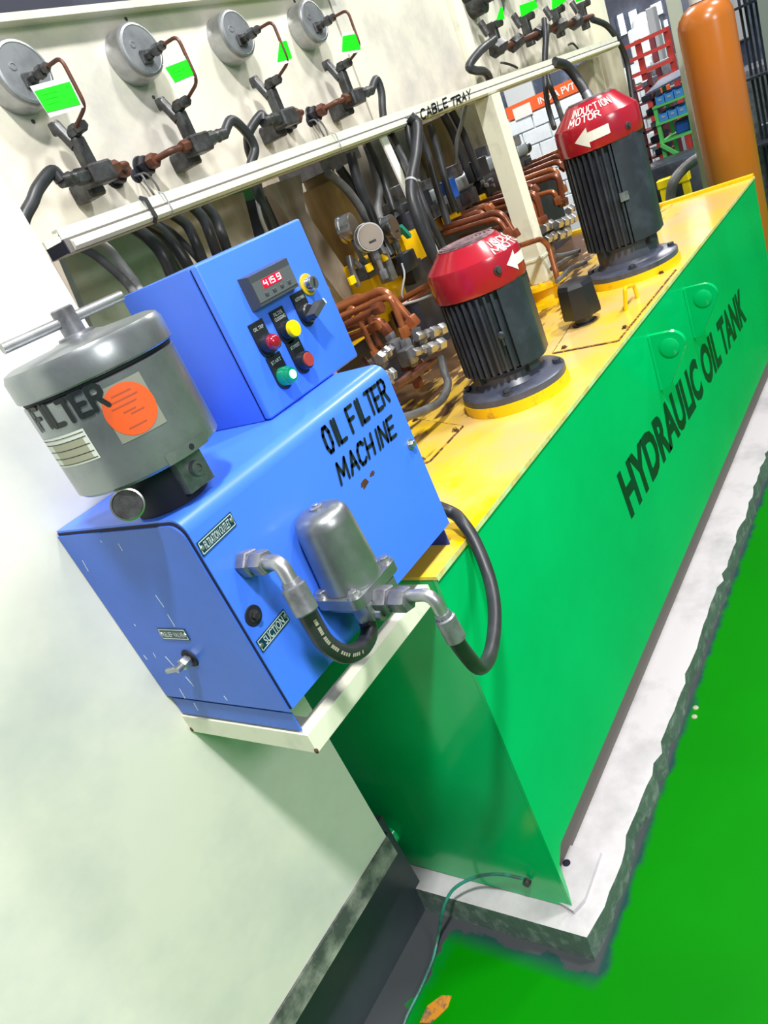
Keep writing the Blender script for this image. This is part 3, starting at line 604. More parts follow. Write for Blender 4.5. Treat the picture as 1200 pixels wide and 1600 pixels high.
b = MB(); b.lathe((.522, .7448, 1.262), [(.010, 0), (.009, .006), (.005, .0062), (.005, .003)], 20, NY); b.build('mount_bolt', 'midsteel', fb)
p = Vector((.434, .765, 1.268)); n_ = Vector((-.55, -.82, .15)).normalized()
b = MB(); b.lathe(p - n_*.02, [(.0165, 0), (.0165, .018), (.0185, .019), (.0185, .023), (.0165, .0235), (.016, .021)], 32, n_); sg = lab(b.build('vacuum_gauge', 'chrome', fc), 'small chrome ringed dial gauge under the canister')
b = MB(); b.lathe(p - n_*.02, [(.016, .0215), (.0155, .022)], 28, n_); b.build('gauge_dial', 'darksteel', sg)
b = MB(); b.cyl(p - n_*.02, (.480, .80, 1.262), .006, 12); b.build('gauge_stem', 'midsteel', sg)
def cyl_fn(a0, z0, slope=0.0, r=.0899):
    return lambda s, t, q: Vector((cx_ + (r + q)*math.cos(math.radians(a0) + s/r), cy_ + (r + q)*math.sin(math.radians(a0) + s/r), z0 + t + slope*s))
A_ = lambda d: math.radians(d)
strokes('FILTER', cyl_fn(172.5, 1.3735, .00), .0899*A_(60), .0235, .0056, .02).build('lettering', 'paintblack', fc, 0)
def patch(a0, a1, z0, z1, nm, m, r=.0900, n=14, root=fc):
    b = MB(); vs = []; 
    for k in range(n + 1):
        a = A_(a0 + (a1-a0)*k/n); vs += [(cx_ + r*math.cos(a), cy_ + r*math.sin(a), z0), (cx_ + r*math.cos(a), cy_ + r*math.sin(a), z1)]
    b.add(vs, [(2*k, 2*k+2, 2*k+3, 2*k+1) for k in range(n)]); return b.build(nm, m, root)
sk = patch(227, 261, 1.331, 1.390, 'orange_sticker_backing', 'stickergrey')
b = MB(); vs_ = []
for k in range(25):
    t = math.cos(PI*k/24); a = A_(243.6) - .0280*t/.0903; hh_ = .0280*math.sqrt(max(0, 1 - t*t)) + .0001
    vs_ += [(cx_ + .0903*math.cos(a), cy_ + .0903*math.sin(a), 1.3605 - hh_), (cx_ + .0903*math.cos(a), cy_ + .0903*math.sin(a), 1.3605 + hh_)]
b.add(vs_, [(2*k, 2*k+2, 2*k+3, 2*k+1) for k in range(24)]); rs = lab(b.build('round_sticker', 'stickerorange', sk), 'round faded orange sticker')
for k, (a0, a1, z) in enumerate([(236, 250, 1.378), (233, 253, 1.372), (232, 250, 1.366), (238, 247, 1.359), (242, 252, 1.355), (236, 249, 1.342)]): patch(a0, a1, z, z + .0016, 'faded_print', 'stickerline', .0905, 6, sk)
pp = patch(160, 209, 1.3275, 1.3625, 'paper_label', 'paper'); patch(172, 205, 1.330, 1.354, 'khaki_field', 'khaki', .0902, 10, pp)
for z in (1.3295, 1.337, 1.3455, 1.354, 1.359): patch(161, 208, z, z + .0008, 'printed_line', 'seam', .0904, 12, pp)
b = MB(); 
patch(247, 285, 1.2875, 1.3005, 'clamp_recess', 'alu', .0902)
b = MB(); a = A_(268); b.lathe((cx_ + .0900*math.cos(a), cy_ + .0900*math.sin(a), 1.294), [(.0035, 0), (.0035, .0006)], 14, (math.cos(a), math.sin(a), 0)); b.build('recess_hole', 'seam', fc)
# ------------------------------------------------ bowl filter on the front
ux, uy = .617, .693
bf = thing('bowl_filter', 'upright cast aluminium bowl filter bolted to the front of the blue machine', 'filter', (ux, uy, 1.0))
b = MB(); b.lathe((ux, uy, 0), [(.0435, 1.030), (.0420, 1.050), (.0385, 1.120), (.0365, 1.131), (.030, 1.1385), (.018, 1.1425), (.004, 1.1435)], 56); bw = b.build('bowl', 'alu', bf)
b = MB(); b.lathe((ux, uy, 1.1425), [(.0095, 0), (.0095, .003), (.007, .004)], 20); b.hexn((ux, uy, 1.146), (ux, uy, 1.149), .0045); b.build('bowl_cap_nut', 'steel', bf)
fx0, fx1, fy0, fy1 = .568, .668, .648, .7305
fp_ = fillet([(fx0 + .04, fy0, 1.014), (fx1, fy0, 1.014), (fx1, fy1, 1.014), (fx0, fy1, 1.014), (fx0, fy0, 1.014), (fx0 + .0399, fy0, 1.014)], .016, 5)
b = MB(); b.poly(fp_[:-1], (0, 0, 1), .0155); b.build('head_flange', 'alu', bf)
b = MB(); b.bbox((fx0 + .014, fy0 + .014, .996), (fx1 - .004, fy1 - .001, 1.0145), .006, 3); b.bbox((fx0 + .012, fy0 + .001, .985), (fx1 - .018, fy0 + .034, 1.0142), .004, 2); b.build('filter_head', 'alu', bf)
b = MB(); b.lathe((ux - .012, uy - .002, 0), [(.012, .972), (.012, .9955)], 20); b.build('drain_boss', 'alu', bf)
b = MB(); b.lathe((.592, fy0 + .001, .990), [(.0085, 0), (.0085, .008), (.005, .0085), (.005, .005)], 16, NY); b.build('drain_plug', 'alu', bf)
for (x_, y_) in ((fx0 + .011, fy1 - .011), (fx0 + .011, fy0 + .013), (fx1 - .011, fy0 + .013), (fx1 - .011, fy1 - .011)):
    b = MB(); b.lathe((x_, y_, 1.0295), [(.0105, 0), (.0095, .003)], 18); b.hexn((x_, y_, 1.032), (x_, y_, 1.038), .0068); b.build('flange_bolt', 'steel', bf)
# hose fittings
def hosefit(name, label, pts_el, pts_hose, rel, rh, nut, root_loc, text=None):
    h = thing(name, label, 'hose', root_loc)
    b = MB(); b.tube(spline(pts_hose, 10), rh, 14); b.build('rubber_hose', 'rubber', h)
    e = MB(); e.tube(fillet(pts_el, .022, 6), rel, 14); e.build('bent_end_pipe', 'steel', h)
    p, q, r = nut; p = Vector(p); q = Vector(q); d = (q-p)
    n = MB(); n.hexn(p, p + d*.42, r*1.12); n.cyl(p + d*.42, p + d*.5, r*.85, 16); n.hexn(p + d*.5, q, r); n.build('swivel_nut', 'midsteel' if r > .012 else 'steel', h)
    a = Vector(pts_hose[0]); c = Vector(pts_hose[1]); d = (Vector(pts_el[-1]) - Vector(pts_el[-2])).normalized()
    f = MB(); st = Vector(pts_el[-1]) - d*.004
    f.tube([st, st + d*.006, st + d*.008, st + d*.042, st + d*.044], [rh*.95, rh*1.0, rh*1.24, rh*1.24, rh*1.05], 18)
    for k in range(8):
        pass
    f.build('ferrule', 'midsteel', h)
    return h
E1 = [(0.5062, 0.73, 1.1358), (0.5028, 0.708, 1.1374), (0.4936, 0.668, 1.139), (0.4943, 0.662, 1.1191)]
el = [(E1[0][0], .725, E1[0][2]), (E1[0][0], .668, E1[0][2]), ((0.5016, 0.664, 1.1072)[0], .662, (0.5016, 0.664, 1.1072)[2])]
hs = [(0.5012, 0.662, 1.0731), (0.5009, 0.662, 1.0439), (0.5041, 0.662, 1.0129), (0.5229, 0.662, 0.9802)] + [(0.5619, 0.675, 0.957), (0.6077, 0.7, 0.9447), (0.6197, 0.705, 0.9669)] + [(ux - .012, uy - .002, .985)]
ha = hosefit('suction_hose', 'short black hose looping from the FILTRATION OUTLET port to the bowl filter', el, hs, .0098, .0125, ((E1[0][0], .7305, E1[0][2]), (E1[0][0], .690, E1[0][2]), .0160), (E1[0][0], .70, .9))
# printed marking along the hose
tx = MB(); sp_ = spline(hs, 10)
for k in range(6, 36):
    if k % 5 == 4: continue
    p_ = sp_[k]; d_ = (sp_[k+1] - sp_[k]).normalized(); out = Vector((-.35, -1, .25)); out = (out - d_*out.dot(d_)).normalized(); sd_ = d_.cross(out)
    tx.obox(p_ + out*.0126, d_, sd_, out, .0012, .0022, .0002)
tx.build('printed_marking', 'khaki', ha, 0)
n1 = Vector((.606, .6495, 1.004))
el2 = [n1, Vector((0.6119, 0.566, 1.0084)), Vector((0.6116, 0.562, 0.9739))]
hs2 = [tuple(el2[-1])] + [(0.6123, 0.562, 0.9492), (0.6276, 0.57, 0.9012), (0.6618, 0.585, 0.8405), (0.7274, 0.61, 0.8124), (0.8082, 0.64, 0.819), (0.8693, 0.67, 0.8446), (0.9077, 0.698, 0.8908), (0.9272, 0.722, 0.9212), (0.9482, 0.755, 0.934)] + [(.925, .80, .975), (.93, .88, .985)]
hb2 = hosefit('outlet_hose', 'black hose looping down from the bowl filter around to behind the blue machine', el2, hs2, .0086, .0112, (tuple(n1), (.606, .600, 1.004), .0175), tuple(n1))
# ================================================================== MOTORS
def motor(cx, cy, s, zt, name, label, rc, zb0, zb1, zc0, zc1, zc2, rtop, rfl, nf=38, pad=(232, 292)):
    """zb = finned body, zc = cowl bottom/shoulder/top"""
    m = thing(name, label, 'electric motor', (cx, cy, zt))
    cc = (cx, cy, 0)
    b = MB(); b.lathe(cc, [(rfl*1.01, zt), (rfl*1.01, zt + .026)], 64); lab(b.build('mounting_ring', 'yellow2', m), 'yellow mounting ring')
    b = MB(); b.lathe(cc, [(rfl*.99, zt + .0265), (rfl*.99, zt + .041), (rfl*.95, zt + .045), (rc*.86, zt + .050), (rc*.78, zt + .062), (rc*.78, zb0 - .010), (rc*.86, zb0)], 64); fl = b.build('flange', 'flangeblue', m)
    for k in range(4):
        a = math.radians(200 + 90*k); b = MB(); bolt(b, (cx + rfl*.86*math.cos(a), cy + rfl*.86*math.sin(a), zt + .045), (0,0,1), .010, .009); b.build('flange_bolt', 'motorblack', m)
    b = MB(); b.lathe(cc, [(rc*.80, zb0), (rc*.86, zb0 + .005), (rc*.86, zb1)], 64); b.build('motor_body', 'motorblack', m)
    # cooling fins, one mesh shared by all
    fm_ = MB(); t = .0040*s; r0, r1 = rc*.84, rc*.985
    fm_.add([(r0, -t, zb0 - zt), (r1, -t*.7, zb0 - zt + .004), (r1, -t*.7, zb1 - zt - .008), (r1 - .012, -t*.7, zb1 - zt), (r0, -t, zb1 - zt),
             (r0, t, zb0 - zt), (r1, t*.7, zb0 - zt + .004), (r1, t*.7, zb1 - zt - .008), (r1 - .012, t*.7, zb1 - zt), (r0, t, zb1 - zt)],
            [(0,1,2,3,4), (9,8,7,6,5), (0,5,6,1), (1,6,7,2), (2,7,8,3), (3,8,9,4), (4,9,5,0)])
    fm_.v = [(v[0] + cx, v[1] + cy, v[2] + zt) for v in fm_.v]
    first = fm_.build('fin', 'motorblack', m, 0)
    for v in first.data.vertices: pass
    me = first.data; used = False
    for k in range(nf):
        a = 360*k/nf
        if pad[0] < a < pad[1] or (pad[0] - 180) % 360 < a < (pad[1] - 180) % 360: continue
        o = first if not used else first.copy()
        if used: C.objects.link(o)
        o.parent = m; o.rotation_euler = (0, 0, math.radians(a)); used = True
    # smooth corner pads with rounded rib
    for off in (0, 180):
        a0, a1 = math.radians(pad[0] + off), math.radians(pad[1] + off); prof = [(rc*.985*math.cos(a0), rc*.985*math.sin(a0))]
        am = (a0 + a1)/2
        for t_ in (.30, .36, .42): 
            a = a0 + (a1-a0)*t_*.55; prof.append((rc*(1.0 + .0*t_)*math.cos(a), rc*math.sin(a)))
        prof += [(rc*1.03*math.cos(a0 + (a1-a0)*.45), rc*1.03*math.sin(a0 + (a1-a0)*.45)), (rc*.99*math.cos(a0 + (a1-a0)*.62), rc*.99*math.sin(a0 + (a1-a0)*.62)), (rc*.985*math.cos(a1), rc*.985*math.sin(a1)), (rc*.80*math.cos(a1), rc*.80*math.sin(a1)), (rc*.80*math.cos(a0), rc*.80*math.sin(a0))]
        b = MB(); b.poly([(cx + x, cy + y, zb0 + .004) for x, y in prof], (0, 0, 1), zb1 - zb0 - .004); b.build('side_pad', 'motorblack', m)
    # nose above the flange: bolt ears
    b = MB()
    for k in range(4):
        a = math.radians(245 + 90*k); b.obox((cx + rc*.80*math.cos(a), cy + rc*.80*math.sin(a), zb0 - .002), (math.cos(a), math.sin(a), 0), (-math.sin(a), math.cos(a), 0), (0, 0, 1), .014*s, .014*s, .014*s)
    b.build('end_shield_ears', 'motorblack', m)
    # red fan cowl
    b = MB(); b.lathe(cc, [(rc*.99, zc0), (rc*1.01, zc0), (rc*1.03, zc0 + .006), (rc*1.03, zc1 - .010), (rc*1.005, zc1), (rtop*1.06, zc2 - .006), (rtop, zc2)], 48, cap=True)
    cw = lab(b.build('fan_cowl', 'red', m, 28), 'red fan cowl')
    b = MB(); b.lathe(cc, [(rtop*.96, zc2 + .0005), (rtop*.96, zc2 + .002)], 40)
    for k in range(6): b.lathe(cc, [(rtop*(.9 - .14*k), zc2 + .001), (rtop*(.9 - .14*k), zc2 + .005), (rtop*(.84 - .14*k), zc2 + .005), (rtop*(.84 - .14*k), zc2 + .001)], 32, cap=False)
    b.build('cowl_grille', 'grille', m)
    return m, cw
m1, c1 = motor(1.566, .912, 1.0, .899, 'induction_motor', 'nearer black finned electric motor with red cowl, beside the filter machine', .1065, .985, 1.172, 1.170, 1.236, 1.272, .070, .1305, pad=(226, 300))
m2, c2 = motor(2.476, .892, 1.15, .899, 'induction_motor', 'farther black finned electric motor with red cowl and full arrow, next to gas cylinder', .1225, 1.010, 1.305, 1.300, 1.374, 1.425, .073, .148, pad=(212, 290))
def cone_fn(cx, cy, a0, r0, z0, r1, z1):
    L_ = math.hypot(r1-r0, z1-z0)
    def fn(s, t, q):
        f = t/L_; r = r0 + (r1-r0)*f + q*abs(z1-z0)/L_; a = math.radians(a0) + s/r0
        return Vector((cx + r*math.cos(a), cy + r*math.sin(a), z0 + (z1-z0)*f + q*abs(r1-r0)/L_))
    return fn, L_
# cone faces of the cowls: INDUCTION / MOTOR
def cowl_text(m, cx, cy, r0, z0, r1, z1, a0, span, w):
    fn, L_ = cone_fn(cx, cy, a0, r0, z0, r1, z1)
    a = strokes('INDUCTION', lambda s, t, q: fn(s, t + L_*.50, q + .0009), r0*math.radians(span), L_*.36, w, .02); a.build('lettering', 'white', m, 0)
    a = strokes('MOTOR', lambda s, t, q: fn(s, t + L_*.06, q + .0009), r0*math.radians(span*.66), L_*.34, w*1.1, .02); a.build('lettering', 'white', m, 0)
cowl_text(m1, 1.566, .912, .1065*1.005, 1.236, .0742, 1.266, 238, 112, .0031)
cowl_text(m2, 2.476, .892, .1225*1.005, 1.374, .0774, 1.419, 160, 72, .0036)
def arrow(m, cx, cy, r, a_tip, a_head, a_tail, z, dz_tail, hh, hs):
    def P(a, zz): a = math.radians(a); return (cx + r*math.cos(a), cy + r*math.sin(a), zz)
    b = MB(); zt_ = lambda a: z + dz_tail*(a - a_tip)/(a_tail - a_tip)
    for k in range(8):
        f0, f1 = k/8, (k+1)/8; q0, q1 = a_tip + (a_head-a_tip)*f0, a_tip + (a_head-a_tip)*f1
        b.add([P(q0, zt_(q0) - hh*f0), P(q1, zt_(q1) - hh*f1), P(q1, zt_(q1) + hh*f1), P(q0, zt_(q0) + hh*f0 + 1e-5)], [(0, 1, 2, 3)])
    n = 8; vs = []
    for k in range(n + 1):
        a = a_head + (a_tail - a_head)*k/n; vs += [P(a, zt_(a) - hs), P(a, zt_(a) + hs)]
    b.add(vs, [(2*k, 2*k+2, 2*k+3, 2*k+1) for k in range(n)])
    return lab(b.build('direction_arrow', 'white', m, 0), 'white painted direction arrow')
arrow(m1, 1.566, .912, .1065*1.033+.0006, 247, 264, 292, 1.207, .0, .022, .011)
arrow(m2, 2.476, .892, .1225*1.033+.0006, 166, 186, 214, 1.335, .004, .027, .013)
for (mm, cx, cy, r, a, z) in ((m1, 1.566, .912, .1105, 234, 1.205), (m2, 2.476, .892, .127, 240, 1.325)):
    a = math.radians(a); b = MB(); n_ = (math.cos(a), math.sin(a), 0); b.lathe((cx + r*n_[0], cy + r*n_[1], z), [(.010, 0), (.009, .002)], 16, n_); b.hexn((cx + r*n_[0], cy + r*n_[1], z), (cx + (r+.007)*n_[0], cy + (r+.007)*n_[1], z), .006); b.build('cowl_bolt', 'darksteel', mm)
a = math.radians(212); b = MB(); b.obox((2.476 + .1225*math.cos(a), .892 + .1225*math.sin(a), 1.150), (-math.sin(a), math.cos(a), 0), (0, 0, 1), (math.cos(a), math.sin(a), 0), .013, .012, .004); b.build('small_tag', 'midsteel', m2)
a = math.radians(214); b = MB(); b.lathe((1.566 + .106*math.cos(a), .912 + .106*math.sin(a), 1.075), [(.007, 0), (.008, .004), (.005, .006)], 12, (math.cos(a), math.sin(a), 0)); b.tube([(1.566 + .108*math.cos(a), .912 + .108*math.sin(a), 1.075), (1.566 + .108*math.cos(a), .912 + .108*math.sin(a), 1.05)], .003, 8); b.build('grease_fitting', 'motorblack', m1)

# breather cap: black eight sided cup on a stub
bx, by = 2.035, .903
b = MB(); b.lathe((bx, by, 0), [(.044, .926), (.056, .929), (.058, .938), (.053, 1.012), (.047, 1.023), (.032, 1.027)], 8); bc = thing('breather_cap', 'black faceted breather cap on the yellow tank top between the motors', 'breather cap', (bx, by, .899)); b.build('cap', 'blackplastic', bc, 20)
b = MB(); b.lathe((bx, by, 0), [(.026, .9), (.026, .927)], 24); b.lathe((bx, by, 0), [(.036, .8995), (.036, .908)], 24); b.build('filler_neck', 'motorblack', bc)

# ================================================================== SUPPORT POSTS AND CABLE TRAY
YT = 1.17
ps = thing('support_post', 'cream square post on a yellow round flange carrying the cable tray', 'post', (2.40, YT, .899))
b = MB(); b.box((2.375, YT - .030, .972), (2.435, YT + .030, 1.5435)); b.build('post', 'cream', ps)
b = MB(); b.box((2.370, YT - .034, 1.045), (2.440, YT + .034, 1.052)); b.build('sleeve_edge', 'cream', ps)
b = MB(); b.lathe((2.40, YT, 0), [(.085, .8995), (.085, .914), (.055, .916), (.050, .952), (.050, .956), (.078, .957), (.078, .971)], 36); b.build('round_flange', 'yellow2', ps)
for k in range(4):
    a = math.radians(200 + 90*k); b = MB(); bolt(b, (2.40 + .066*math.cos(a), YT + .066*math.sin(a), .971), (0,0,1), .008, .006); b.build('flange_bolt', 'yellow2', ps)
b = MB(); b.beam((1.7814, 1.165, 1.556), (1.8395, 1.165, 1.1737), .030, .005, (0, 1, 0)); tag(b.build('diagonal_brace', 'white'), 'white flat strip slanting down from the cable tray behind the hoses', 'strip')
tr = thing('cable_tray', 'long cream cable tray with painted words running below the pressure gauges', 'cable tray', (2.2, YT, 1.55))
TX0, TX1 = .800, 3.66
b = MB(); b.box((TX0, 1.150, 1.5665), (TX1, 1.1535, 1.5825)); b.box((TX0, 1.1535, 1.579), (TX1, 1.166, 1.5825)); b.build('upper_lip', 'tray', tr)
b = MB(); b.poly([(TX0 + .012, 1.150, 1.5625), (TX0 + .012, 1.143, 1.558), (TX0 + .012, 1.143, 1.551), (TX0 + .012, 1.150, 1.5455)], (1, 0, 0), TX1 - TX0 - .012); b.build('lower_band', 'tray', tr)
b = MB(); b.box((TX0 + .002, 1.1505, 1.5445), (TX1, 1.158, 1.566)); lab(b.build('channel_face', 'beam', tr), 'groove between the tray lips, shade put into its dark colour')  # groove face coloured dark to add its shading
b = MB(); b.box((TX0 + .001, 1.1585, 1.5445), (TX1, 1.205, 1.5475)); b.box((TX0 + .001, 1.2005, 1.5475), (TX1, 1.205, 1.576)); b.build('channel_tray', 'tray', tr)
b = MB(); b.box((TX0 - .002, 1.148, 1.5455), (TX0 + .0005, 1.20, 1.564)); lab(b.build('dark_open_end', 'seam', tr), 'black sheet for the shaded open end of the tray')  # black sheet stands in for the shade inside the open tray end
for (u, w_) in (((0.9823, 1.15, 1.5719), 0), ((1.0247, 1.15, 1.5746), 1), ((1.5677, 1.14, 1.5653), 1)):
    b = MB(); b.tube([(u[0], 1.150, 1.586), (u[0], 1.1395, 1.580), (u[0] + .003, 1.1395, 1.550), (u[0] + .004, 1.150, 1.543)], .0014 if w_ else .004, 6); b.build('tray_tie', 'cable' if w_ else 'rubber', tr)
for (u, v) in ((92, 366), (238, 306), (520, 206), (745, 125), (905, 76)):
    pass
for p in [(0.8021, 1.152, 1.5766), (1.0306, 1.152, 1.5804), (3.0348, 1.152, 1.5696)]:
    b = MB(); b.lathe((p[0], 1.153, 1.573), [(.003, 0), (.0025, .001)], 8, NY); b.build('tray_rivet', 'darksteel', tr)
hand('CABLE', (1.9495, 1.142, 1.546), (2.1054, 1.142, 1.5542), (1.955, 1.142, 1.5669), NY, .0060, 'lettering', 'paintblack', tr)
hand('TRAY', (2.1238, 1.142, 1.548), (2.2509, 1.142, 1.5553), (2.1315, 1.142, 1.5682), NY, .0058, 'lettering', 'paintblack', tr)

# ================================================================== GAUGE PANELS
b = MB(); b.box((.55, YP, 1.553), (1.968, YP + .02, 1.905)); gp = thing('gauge_panel', 'grimy cream steel plate carrying the four large pressure gauges', 'panel', (1.3, YP, 1.50)); b.build('plate', 'panel', gp)
b = MB(); b.poly([(.55, YP, 1.905), (.55, YP - .03, 1.905), (.55, YP - .03, 1.917), (.55, YP + .02, 1.925)], (1, 0, 0), 1.42); lab(b.build('top_ledge', 'panel', gp), 'cream ledge along the top')
for p in [(0.9472, 1.3, 1.8141), (0.9731, 1.3, 1.7641), (1.2607, 1.3, 1.7605), (1.2367, 1.3, 1.8114), (1.2847, 1.3, 1.8973), (1.8302, 1.3, 1.892), (2.074, 1.3, 1.6807)]:
    b = MB(); b.lathe(p, [(.004, 0), (.003, .0015)], 10, NY); b.build('panel_screw', 'darksteel', gp)
b = MB(); b.box((1.974, YP - .002, 1.553), (2.59, YP + .02, 2.05)); o = b.build('blank_panel', 'panel'); tag(o, 'blank shiny cream plate right of the fourth gauge', 'panel')
b = MB(); b.box((2.592, YP - .02, 1.553), (2.66, YP + .06, 2.05)); o = b.build('frame_upright', 'cream'); tag(o, 'narrow cream upright between the blank plate and second gauge panel', 'upright')
b = MB(); b.box((2.66, YP + .04, 1.553), (3.98, YP + .06, 2.05)); g2 = thing('gauge_panel', 'farther black-stained cream panel behind the right end of the tray', 'panel', (3.3, YP + .04, 1.50)); b.build('plate', mat('stained_cream_panel', (.70, .67, .58), .35, col2=(.16, .15, .14), scale=9, lo=.52, hi=.75, stretch=(1.5, 1.5, .8)), g2)
b = MB(); b.box((3.95, YP - .02, 1.553), (4.02, YP + .08, 2.05)); b.build('edge_upright', 'cream', g2)
b = MB(); b.box((3.95, YP + .09, .0), (4.11, YP + .15, 1.55)); b.box((4.13, YP + .08, .0), (4.39, YP + .16, 1.56)); o = b.build('rear_column', mat('stained_beige_column', (.55, .50, .38), .5, col2=(.30, .26, .18), scale=5, lo=.45, hi=.7)); tag(o, 'stained beige column under the right end of the cable tray', 'column')

# --- large pressure gauges, seen from behind
def gauge(name, label, xg, zc, r=.0490, dep=.045, root_grp='large pressure gauges on the cream panel'):
    g = thing(name, label, 'pressure gauge', (xg, YP, zc), root_grp)
    yb = YP - dep
    b = MB(); b.lathe((xg, YP - .0005, zc), [(r, 0), (r, dep*.80), (r*.985, dep*.90), (r*.93, dep)], 48, NY); b.build('case', 'steel', g)
    b = MB(); b.lathe((xg, yb + .002, zc), [(r*.92, 0), (r*.92, .003), (r*.84, .0045), (r*.82, .0035)], 48, NY); bp_ = b.build('back_plate', 'gaugeback', g)
    b = MB(); b.lathe((xg - .018, yb - .0015, zc + .010), [(.0065, 0), (.0065, .001), (.0045, .0012), (.0045, .0004)], 14, NY); b.build('vent_plug', 'gaugeback', g)
    b = MB(); b.bbox((xg - .014, yb - .006, zc - .026), (xg + .012, yb - .0015, zc - .002), .002, 1); b.build('stem_boss', 'darksteel', g)
    return g, yb
def cap_tube(root, xg, yb, zs, zv, yv, tagw=.040):
    """rigid thin pipe out of the gauge stem, down, and back to the needle valve"""
    yo = yb - .098
    b = MB(); b.hexn((xg, yb - .004, zs), (xg, yb - .020, zs), .0085); b.cyl((xg, yb - .020, zs), (xg, yb - .026, zs), .006, 12); b.hexn((xg, yb - .026, zs), (xg, yb - .044, zs), .0100); b.hexn((xg, yb - .046, zs), (xg, yb - .058, zs), .0078); b.build('stem_fitting', 'darksteel', root)
    b = MB(); b.tube(fillet([(xg, yb - .05, zs), (xg, yo, zs - .002), (xg, yo, zv + .016), (xg, yv, zv)], .014, 5), .0033, 10); b.build('thin_pipe', 'rust', root)
    return yo
gdef = [('leftmost of the four large grey gauge backs, cut by the left picture edge', .974, 1.826, .053), ('second large grey gauge back from the left, behind a green tag', 1.2440, 1.831, .0495),
        ('third large grey gauge back from the left on the cream panel', 1.529, 1.832, .0490), ('fourth and rightmost large grey gauge back on the cream panel', 1.8156, 1.832, .0490)]
tags_px = [[(0.8955, 1.158, 1.7709), (0.967, 1.158, 1.7749), (0.9656, 1.158, 1.7416), (0.8979, 1.158, 1.7399)], [(1.1811, 1.158, 1.7694), (1.2427, 1.158, 1.776), (1.2453, 1.158, 1.7506), (1.1876, 1.158, 1.7441)],
           [(1.5248, 1.158, 1.7767), (1.5495, 1.158, 1.7766), (1.5458, 1.158, 1.7436), (1.493, 1.158, 1.7423)], [(1.7587, 1.158, 1.7653), (1.8166, 1.158, 1.7652), (1.8122, 1.158, 1.7327), (1.734, 1.158, 1.7357)]]
tl = ['bright green tag on clear film, largest, hanging before the leftmost gauge', 'bright green tag hanging before the second gauge from the left', 'narrow bright green tag on the third gauge pipe', 'bright green tag on the fourth gauge pipe']
def greentag(q, label, grp, film=True):
    q = [Vector(p) for p in q]; n = Vector(NY); t = thing('hanging_tag', label, 'tag', tuple(sum(q, Vector())/4), grp)
    e = q[1] - q[0]; dn = q[3] - q[0]
    if film:
        b = MB(); b.poly([q[0] - dn*.25 - e*.03, q[1] - dn*.25 + e*.05, q[2] + dn*.18 + e*.05, q[3] + dn*.25], n, .0006); b.build('clear_film', 'film', t, 0)
    b = MB(); b.poly([p + n*.0008 for p in q], n, .0006); b.build('green_face', 'lime', t, 0)
    b = MB()
    for k in range(3):
        f = .25 + .22*k; a = q[0] + dn*f + e*.12; c = q[0] + dn*f + e*(.55 - .05*k); b.beam(a + n*.0016, c + n*.0016, .0008, .0004, n)
    b.build('print_lines', 'limeline', t, 0)
for (lb, xg, zc, r), tq, tlb in zip(gdef, tags_px, tl):
    g, yb = gauge('pressure_gauge', lb, xg, zc, r)
    cap_tube(g, xg, yb, zc - .014, 1.722, 1.205)
    greentag(tq, tlb, 'green tags on the gauge pipes')
# --- valve blocks below the gauges
def valve_block(label, xg, side, grp='needle valve blocks under the large gauges'):
    v = thing('valve_block', label, 'valve', (xg, 1.22, 1.70), grp)
    b = MB(); b.hexn((xg, 1.196, 1.721), (xg, 1.216, 1.721), .0095); b.hexn((xg, 1.216, 1.721), (xg, 1.236, 1.721), .011); b.build('pipe_nut', 'darksteel', v)
    b = MB(); b.bbox((xg - .011, 1.222, 1.660), (xg + .011, 1.246, 1.712), .003, 1); b.cyl((xg - .003, 1.240, 1.700), (xg - .004, 1.262, 1.745), .010, 12); b.hexn((xg - .004, 1.262, 1.728), (xg - .004, 1.262, 1.748), .012); b.build('needle_valve', 'darksteel', v)
    b = MB(); b.bbox((xg - .026, 1.205, 1.632), (xg + .026, 1.245, 1.666), .004, 1); b.bbox((xg - .018, 1.2455, 1.620), (xg + .018, YP - .0005, 1.655), .004, 1); b.build('manifold_body', 'darksteel', v)
    s = side
    # brown pipe towards the wall bulkhead on the other side from the hose
    b = MB(); b.tube(fillet([(xg - s*.020, 1.222, 1.652), (xg - s*.070, 1.225, 1.652), (xg - s*.088, 1.262, 1.650)], .012), .0062, 12); b.hexn((xg - s*.022, 1.222, 1.652), (xg - s*.046, 1.222, 1.652), .0115); b.build('brown_pipe', 'rust', v)
    b = MB(); b.hexn((xg - s*.088, 1.255, 1.650), (xg - s*.090, 1.275, 1.650), .014); b.build('brown_nut', 'rust', v)
    b = MB(); b.lathe((xg - s*.090, YP - .0005, 1.649), [(.022, 0), (.020, .003)], 20, NY); b.hexn((xg - s*.090, YP - .003, 1.649), (xg - s*.090, 1.276, 1.649), .018); b.build('bulkhead', 'blackplastic', v)
    b = MB(); b.hexn((xg + s*.026, 1.222, 1.652), (xg + s*.050, 1.222, 1.653), .0135); b.cyl((xg + s*.050, 1.222, 1.653), (xg + s*.082, 1.220, 1.654), .0112, 16); b.hexn((xg + s*.058, 1.221, 1.653), (xg + s*.066, 1.221, 1.653), .0125); b.build('hose_end_fitting', 'darksteel', v)
    return (xg + s*.080, 1.220, 1.654)
h1 = valve_block('black valve block below the leftmost gauge, with a green plug', .985, -1)
h2 = valve_block('black valve block with brown pipe below the second gauge', 1.240, 1)
h3 = valve_block('black valve block with brown pipe below the third gauge', 1.529, -1)
h4 = valve_block('black valve block with brown pipe below the fourth gauge', 1.812, 1)
